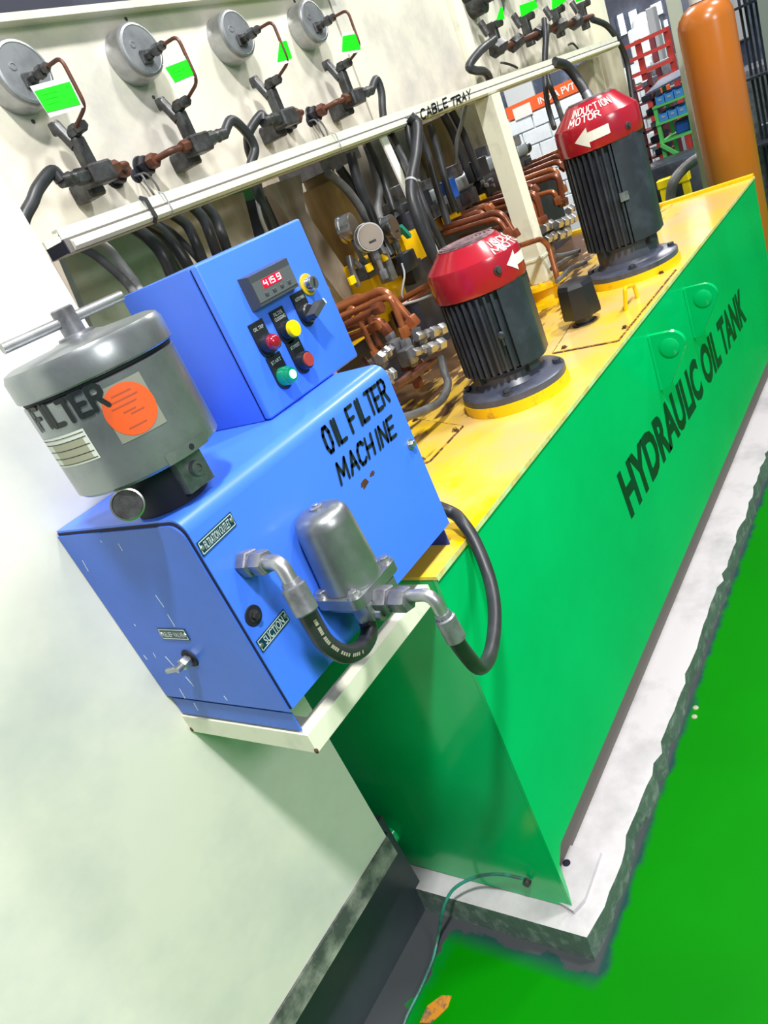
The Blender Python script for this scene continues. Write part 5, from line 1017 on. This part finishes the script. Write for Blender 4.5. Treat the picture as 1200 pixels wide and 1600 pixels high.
for a, c, r in [((2.692, 1.2, 1.0871), (2.7865, 1.2, 1.0753), 0.018), ((2.7975, 1.2, 1.0724), (2.8745, 1.2, 1.066), 0.018), ((2.6755, 1.2, 1.0507), (2.7838, 1.2, 1.0387), 0.018), ((2.6255, 1.22, 1.0977), (2.7085, 1.22, 1.0931), 0.018), ((2.576, 1.2, 1.0656), (2.6578, 1.2, 1.0603), 0.016), ((2.6389, 1.25, 1.1163), (2.6739, 1.25, 1.0838), 0.018), ((2.9515, 1.25, 1.0848), (3.024, 1.25, 1.0858), 0.016)]:
    fit(fs, a, c, r, 'steel')
for (u, h_) in (((2.6449, 1.25, 1.0782), .030), ((2.7566, 1.25, 1.0607), .026), ((2.9344, 1.28, 1.037), .026), ((2.6132, 1.22, 1.0287), .024)):
    b = MB(); c = Vector(u); b.bbox(c - Vector((h_, h_*.8, h_*.8)), c + Vector((h_, h_*.8, h_*.8)), .005, 2); b.build('valve_body', 'darksteel', fs)
pipe(fs, [(2.2217, 1.12, 1.1296), (2.3342, 1.1, 1.1133), (2.3548, 1.09, 1.08), (2.3252, 1.08, 1.0036), (2.3232, 1.08, 0.9728)], .0085, 'copper', nut=False)
for pts in ([(2.4022, 1.1, 1.0373), (2.4409, 1.08, 1.0243), (2.5017, 1.06, 1.0132)], [(2.3903, 1.12, 1.0038), (2.5213, 1.12, 0.9954), (2.5717, 1.1, 0.99)], [(2.2499, 1.05, 0.9895), (2.3895, 1.06, 0.9882), (2.5034, 1.05, 0.971)]):
    pipe(fs, pts, .0075, 'greyhose', nut=False)
# yellow/rusty sub-base and solenoid valves on it
b = MB(); b.box((2.22, 1.44, 1.235), (3.45, 1.50, 1.275)); b.build('sub_base', mat('rusty_yellow_base', (.42, .22, .03), .5, col2=(.16, .07, .03), scale=12, lo=.4, hi=.6), fs)
b = MB(); b.box((2.0, 1.50, .90), (3.5, 1.56, 1.235)); b.build('manifold_back', 'motorblack', fs)
for c in [(2.4092, 1.42, 1.259), (2.671, 1.42, 1.259), (2.9173, 1.42, 1.2615), (3.2779, 1.42, 1.1322)][:3]:
    b = MB(); c = Vector(c); b.bbox(c - Vector((.06, .01, .014)), c + Vector((.06, .01, .014)), .002, 1); b.build('yellow_block', 'yellow2', fs)
def solenoid(a, c, r, body='midsteel', blue=False):
    a = Vector(a); c = Vector(c); d = (c-a); n = d.normalized()
    b = MB(); b.tube([a, a + d*.03, a + d*.6, a + d*.63], [r*.85, r, r, r*.9], 22); s_ = b.build('solenoid_valve', mat('grey_solenoid_paint', (.22, .25, .27), .32, .2), fs)
    b = MB(); b.cyl(a + d*.63, a + d*.80, r*.62, 16); b.tube([a + d*.80, a + d*.82, a + d*.98, c], [r*.6, r*.72, r*.72, r*.55], 12); b.build('end_knob', 'blackplastic', s_)
    p = a + d*.25 + Vector((0, 0, r*1.35)); b = MB(); b.obox(p, n, n.cross(Vector((0,0,1))), (0, 0, 1), r*1.0, r*.7, r*.55); b.build('plug_connector', 'midsteel', s_)
    b = MB(); b.tube([p + Vector((0, 0, r*.3)), p + n*r*1.8 + Vector((0, 0, -r*.3)), a + d*.85 + Vector((0, 0, -r*1.2))], .0022, 6); b.build('wire', 'cable', s_)
    q = a - d*.22; b = MB(); b.obox(q, n, n.cross(Vector((0,0,1))), (0, 0, 1), d.length*.20, r*.95, r*.95); b.build('valve_body', 'solblue' if blue else 'blackplastic', s_)
    b = MB(); b.obox(q + d*.35 + Vector((0, -.01, -r*1.5)), n, n.cross(Vector((0,0,1))), (0, 0, 1), d.length*.42, r*.8, r*.7); b.build('lower_block', 'darksteel', s_)
solenoid((2.4853, 1.44, 1.3363), (2.6854, 1.44, 1.3386), .034, blue=True)
solenoid((2.7496, 1.44, 1.3515), (3.0296, 1.44, 1.3493), .034)
solenoid((3.0231, 1.44, 1.3411), (3.1761, 1.44, 1.3374), .030)
solenoid((2.3118, 1.44, 1.3446), (2.4196, 1.44, 1.3434), .028)
solenoid((2.1991, 1.52, 1.3298), (2.3248, 1.52, 1.3281), .026)
for (u, hx, hz, m_) in (((2.3695, 1.42, 1.3116), .030, .018, 'midsteel'), ((2.3901, 1.41, 1.2886), .034, .018, 'darksteel'), ((2.497, 1.42, 1.2906), .034, .02, 'blackplastic'), ((2.7135, 1.42, 1.2852), .05, .03, 'blackplastic'), ((3.0691, 1.42, 1.2764), .03, .03, 'blackplastic'), ((2.2527, 1.5, 1.398), .022, .02, 'midsteel'), ((2.2198, 1.47, 1.295), .03, .04, 'motorblack'), ((2.2514, 1.5, 1.341), .03, .02, 'midsteel')):
    b = MB(); c = Vector(u); b.bbox(c - Vector((hx, .02, hz)), c + Vector((hx, .02, hz)), .004, 2); b.build('valve_body', m_, fs)
for c in [(2.6397, 1.4, 1.3116), (2.6598, 1.4, 1.2959), (2.704, 1.4, 1.3036), (2.7047, 1.4, 1.2832)]:
    b = MB(); c = Vector(c); b.cyl(c, c + Vector((0, -.012, 0)), .007, 10); b.build('screw_head', 'steel', fs)
b = MB(); b.obox((2.0754, 1.4, 1.2944), (.6, 0, -.8), (0, 1, 0), (.8, 0, .6), .025, .008, .006); b.build('teal_connector', 'teal', fs)

# ================================================================== GAS CYLINDER and its neighbours
gc = thing('gas_cylinder', 'tall orange gas cylinder standing beyond the far end of the tank', 'gas cylinder', (4.02, .888, 0))
b = MB(); b.lathe((4.02, .888, 0), [(.105, .002), (.116, .02), (.116, 1.490), (.113, 1.515), (.102, 1.540), (.082, 1.560), (.050, 1.575), (.035, 1.580)], 48); b.build('cylinder_body', 'orange', gc)
b = MB(); b.lathe((4.02, .888, 0), [(.050, 1.578), (.050, 1.600), (.040, 1.602), (.040, 1.66), (.02, 1.67)], 24); b.build('neck_ring', 'machwhite', gc)
b = MB(); b.lathe((4.02, .888, 0), [(.012, 1.67), (.012, 1.72)], 16); b.bbox((3.99, .87, 1.68), (4.05, .905, 1.705), .003, 1); b.build('valve', 'midsteel', gc)
b = MB(); b.box((4.30, 1.045, .02), (4.34, 1.10, 2.2)); tag(b.build('pale_post', 'postgreen'), 'pale grey green post close behind the orange gas cylinder', 'post')
b = MB(); b.box((5.6, .86, 0), (5.66, .95, 2.4)); tag(b.build('grey_post', mat('grey_green_steel', (.22, .26, .24), .5)), 'grey green steel post at the right picture edge', 'post')
b = MB(); b.tube(spline([(4.3, 1.2751, 0.7838), (4.3, 1.2369, 0.879), (4.4, 1.1762, 0.9234), (4.5, 1.1172, 0.9245), (4.6, 1.1137, 0.8538)], 8), .026, 14); tag(b.build('fat_grey_hose', 'greyhose'), 'fat grey hose arching behind the far end of the tank', 'hose')

# ================================================================== FACTORY BACKGROUND
bw_ = thing('block_wall', 'white painted block wall with orange banner beyond the cable tray', 'wall', (9.0, 4.1, 0))
b = MB(); b.box((9.03, 2.55, .0), (9.12, 5.2, 1.45)); b.build('mortar_backing', 'mortar', bw_, 0)
bm_ = MB(); bm_.bbox((9.0, 0, 0), (9.032, .33, .145), .006, 1)
first = None; rw = 0; z = .32
while z < 1.28:
    y = 2.56 + (.17 if rw % 2 else 0)
    while y < 5.0:
        if first is None: first = bm_.build('block', 'block', bw_, 0); o = first
        else: o = first.copy(); C.objects.link(o)
        o.location = (0, y, z) ; o.parent = bw_
        y += .345
    z += .157; rw += 1
b = MB(); b.box((8.99, 2.95, 1.425), (9.02, 4.20, 1.56)); bn = thing('banner', 'orange red banner with white letters on top of the block wall', 'banner', (9.0, 3.5, 1.36)); b.build('banner_cloth', 'banner', bn)
font_text('INDIA PVT', (8.985, 3.80, 1.455), (8.985, 3.36, 1.455), (8.985, 3.80, 1.525), (-1, 0, 0), 'lettering', 'white', bn, bold=.02)
b = MB(); b.box((8.985, 3.90, 1.40), (8.9895, 4.12, 1.52)); b.build('torn_patch', 'white', bn)
# dim hall walls and roof
b = MB(); b.box((15.0, -6, 0), (15.1, 9, 6)); struct(b.build('wall_far', 'hallgrey'))
b = MB(); b.box((-3, 8.9, 0), (15, 9.0, 6)); struct(b.build('wall_rear', 'hallgrey'))
b = MB(); b.box((5.5, -6, 6.0), (15, 9, 6.05)); struct(b.build('ceiling', 'roof'))
# bright windows in the far wall
for k, (y0, y1, z0, z1) in enumerate(((4.50, 4.63, 1.90, 2.20), (4.28, 4.44, 1.93, 2.17), (3.88, 4.08, 1.95, 2.12), (3.84, 3.93, 1.72, 1.84), (4.10, 4.16, 1.75, 2.05))):
    b = MB(); b.box((14.95, y0, z0), (14.98, y1, z1)); o = b.build('window_%d' % (k+1), mat('daylit_pane', (.8, .9, 1), .4, emit=(.85, .94, 1), estr=1.3)); struct(o)
    fr = MB()
    for yy_ in (y0, y1): fr.box((14.93, yy_ - .012, z0 - .02), (14.949, yy_ + .012, z1 + .02))
    fr.build('window_bars', 'steelblue', o)
for y_, lb in ((3.2, 'unseen lamp panel added high in the far hall for glare, nearer the green posts'), (4.6, 'unseen lamp panel added high in the far hall for glare, nearer the gauge panels')):
    t = thing('unseen_hall_lamp', lb, 'lamp', (13.2, y_, 3.0)); b = MB(); b.box((12.9, y_ - .45, 3.03), (13.5, y_ + .45, 3.10)); b.box((13.19, y_ - .01, 3.10), (13.21, y_ + .01, 6.0)); b.build('housing', 'steelblue', t)  # out-of-view lamp added for the glare on the tank top
    b = MB(); b.box((12.88, y_ - .42, 2.90), (13.48, y_ + .42, 3.029)); b.build('diffuser', mat('lit_lamp_cover', (1, 1, 1), .4, emit=(1, .98, .95), estr=9.0), t)
# big white machine and clutter
def mach(name, label, a, c, m, parts=(), cat='machine'):
    t = thing(name, label, cat, ((a[0]+c[0])/2, (a[1]+c[1])/2, a[2])); b = MB(); b.bbox(a, c, .03, 2); b.build('housing', m, t)
    for p in parts: q = MB(); q.bbox(p[0], p[1], .01, 1); q.build(p[2], p[3], t)
    return t
mt = mach('white_machine', 'big white rounded machine cover in the far hall above the red rack', (10.2, 2.83, 0), (10.7, 3.09, 1.78), 'machwhite', (((10.15, 2.74, .8), (10.3, 2.829, 1.9), 'door_frame', 'cable'), ((10.18, 2.9, 1.0), (10.199, 3.02, 1.4), 'window_glass', 'steelblue')))
b = MB(); b.lathe((10.45, 2.96, 1.78), [(.13, 0), (.125, .05), (.09, .10), (.03, .12)], 32); b.build('rounded_hood', 'machwhite', mt)
mach('dark_press', 'dark blue grey press standing left of the white machine', (8.0, 4.6, 0), (8.8, 5.6, 2.4), 'steelblue', (((7.95, 4.8, 1.2), (8.0, 5.2, 1.7), 'control_panel', 'cable'),))
mach('dark_press', 'dark press with pale panel behind the block wall banner', (10.4, 4.0, 0), (11.2, 5.6, 2.1), 'steelblue', (((10.35, 4.4, 1.5), (10.4, 4.8, 1.8), 'white_panel', 'machwhite'), ((10.35, 4.95, 1.6), (10.4, 5.3, 1.8), 'blue_panel', 'solblue')))
mach('steel_bench', 'low steel bench with shiny parts behind the red rack', (8.4, 1.7, .95), (8.9, 2.50, 1.38), 'midsteel', (((8.45, 1.75, 0), (8.52, 1.82, .95), 'leg', 'steelblue'), ((8.45, 2.38, 0), (8.52, 2.45, .95), 'leg', 'steelblue')), 'bench')
# red rack frame
rk = thing('red_rack', 'tall red steel rack frame in the far hall', 'rack', (7.0, 1.95, 0))
for y_ in (1.83, 2.06):
    b = MB(); b.box((7.0, y_ - .020, 0), (7.04, y_ + .020, 1.60)); b.build('upright', 'rackred', rk)
for y_ in (1.83, 2.06): b = MB(); b.box((7.4, y_ - .02, 0), (7.44, y_ + .02, 1.60)); b.build('upright', 'rackdark', rk)
for z_ in (.35, .65, .95, 1.27, 1.36, 1.47, 1.57): b = MB(); b.box((6.985, 1.82, z_), (6.999, 2.17, z_ + .026)); b.build('rail', 'rackred', rk)
b = MB(); b.box((7.05, 1.86, 1.17), (7.39, 2.03, 1.19)); b.build('shelf', 'steelblue', rk)
b = MB(); b.box((7.05, 1.86, 1.38), (7.39, 2.03, 1.395)); b.build('shelf', 'cable', rk)
# dark maroon rack with trays
dk = thing('maroon_rack', 'narrow dark maroon rack right of the far motor', 'rack', (6.1, 1.82, 0))
for y_ in (1.765, 1.885): b = MB(); b.box((6.1, y_ - .012, 0), (6.13, y_ + .012, 1.37)); b.build('upright', 'rackdark', dk)
for k in range(13):
    z_ = .2 + .09*k; b = MB(); b.box((6.1, 1.76, z_), (6.4, 1.89, z_ + .012)); b.build('shelf', 'rackdark', dk)
    b = MB(); b.bbox((6.12, 1.785, z_ + .0125), (6.38, 1.83 + .012*(k % 3), z_ + .05), .004, 1); b.build('tray', 'midsteel' if k % 3 == 0 else 'motorblack', dk)
# green cart with blue bins
gt = thing('green_cart', 'light green steel cart frame beside the orange gas cylinder', 'cart', (5.9, 1.55, 0))
for y_ in (1.475, 1.685):
    for x_ in (5.8, 6.1): b = MB(); b.box((x_, y_ - .012, .0), (x_ + .025, y_ + .012, 1.26 if x_ > 6 else (1.165 if y_ > 1.6 else 1.24))); b.build('leg', 'cartgreen', gt)
for z_ in (.70, .935, 1.050, 1.155): b = MB(); b.box((5.79, 1.462, z_), (6.13, 1.698, z_ + .014)); b.build('shelf', 'cartgreen', gt)
b = MB(); b.beam((5.785, 1.69, .93), (5.785, 1.47, .72), .022, .022, (1, 0, 0)); b.build('brace', 'cartgreen', gt)
b = MB(); b.poly([(5.78, 1.45, 1.275), (5.78, 1.72, 1.250), (6.2, 1.72, 1.29), (6.2, 1.45, 1.31)], (0, 0, 1), .012); b.build('roof_sheet', 'steelblue', gt)
b = MB(); b.bbox((5.86, 1.50, .949), (6.05, 1.60, 1.03), .01, 1); b.build('dark_box', 'solblue', gt)
for r_, z_ in enumerate((1.065, 1.170)):
    for j in range(3):
        y0 = 1.490 + .062*j
        t = thing('blue_bin', ('blue plastic bin on the %s shelf of the green cart, %s of its row' % (('lower', 'upper')[r_], ('rightmost', 'middle one', 'leftmost')[j])), 'bin', (5.9, y0 + .028, z_), 'blue bins on the green cart'); b = MB()
        b.box((5.80, y0, z_), (6.0, y0 + .056, z_ + .004))
        for a, c in (((5.80, y0, z_ + .004), (5.804, y0 + .056, z_ + .045)), ((5.996, y0, z_ + .004), (6.0, y0 + .056, z_ + .055)), ((5.804, y0, z_ + .004), (5.996, y0 + .004, z_ + .052)), ((5.804, y0 + .052, z_ + .004), (5.996, y0 + .056, z_ + .052))): b.box(a, c)
        b.build('bin_shell', 'binblue', t); b = MB(); b.box((5.797, y0 + .018, z_ + .02), (5.7999, y0 + .040, z_ + .032)); b.build('label_holder', 'cable', t)
tg = thing('orange_crate', 'small bright orange crate between red rack and green cart', 'crate', (6.6, 1.72, 1.14)); b = MB(); b.bbox((6.6, 1.80, 1.185), (6.7, 1.90, 1.235), .006, 1); b.build('crate_body', 'banner', tg)
b = MB(); b.box((6.60, 1.80, 0), (6.70, 1.90, 1.1845)); b.build('crate_stand', 'rackdark', tg)
# yellow guard and dark base
yg = thing('yellow_guard', 'low yellow guard bar near the floor beyond the tank', 'guard', (6.0, 1.5, .2)); b = MB(); b.bbox((5.2, 1.40, .735), (5.26, 1.60, .79), .006, 1); b.build('guard_bar', 'hazyellow', yg)
b = MB(); b.box((5.21, 1.41, 0), (5.25, 1.45, .7345)); b.box((5.21, 1.55, 0), (5.25, 1.59, .7345)); b.build('guard_legs', 'hazyellow', yg)
mach('dark_cabinet', 'dark grey sloping cabinet behind the yellow guard', (5.32, 1.35, 0), (5.7, 1.75, .86), 'motorblack', (((5.30, 1.45, .3), (5.319, 1.6, .4), 'vent', 'steelblue'),), 'cabinet')
# clutter beyond the cylinder on the right
ck = thing('pipe_stand', 'dark stand with upright rods right of the orange gas cylinder', 'stand', (5.2, .75, 0))
for k in range(6): b = MB(); b.cyl((5.9 + .04*k, .95 + .035*k, 0), (5.9 + .04*k, .94 + .04*k, 2.2), .009, 8); b.build('rod', 'motorblack', ck)
for z_ in (.7, 1.1, 1.5): b = MB(); b.box((5.88, .93, z_), (6.12, 1.16, z_ + .014)); b.build('cross_bar', 'motorblack', ck)
mach('grey_cabinet', 'pale grey cabinet standing behind the dark pipe stand', (6.2, .75, 0), (6.8, 1.3, 1.15), 'midsteel', (((6.18, .85, .3), (6.199, 1.15, .8), 'door_panel', 'steelblue'),), 'cabinet')
mach('dark_machine', 'dark machine filling the background behind the gas cylinder', (7.2, .6, 0), (7.9, 1.6, 2.6), 'steelblue', (((7.15, 1.3, 1.3), (7.199, 1.5, 1.6), 'panel', 'cable'),))
# upper left background above the panel
mach('overhead_duct', 'dark overhead duct above the left gauge panel', (1.0, 3.4, 2.4), (5.5, 3.9, 3.4), 'hallgrey', (((1.2, 3.38, 2.6), (1.3, 3.4, 3.3), 'rib', 'steelblue'), ((2.2, 3.38, 2.6), (2.3, 3.4, 3.3), 'rib', 'steelblue')), 'duct')
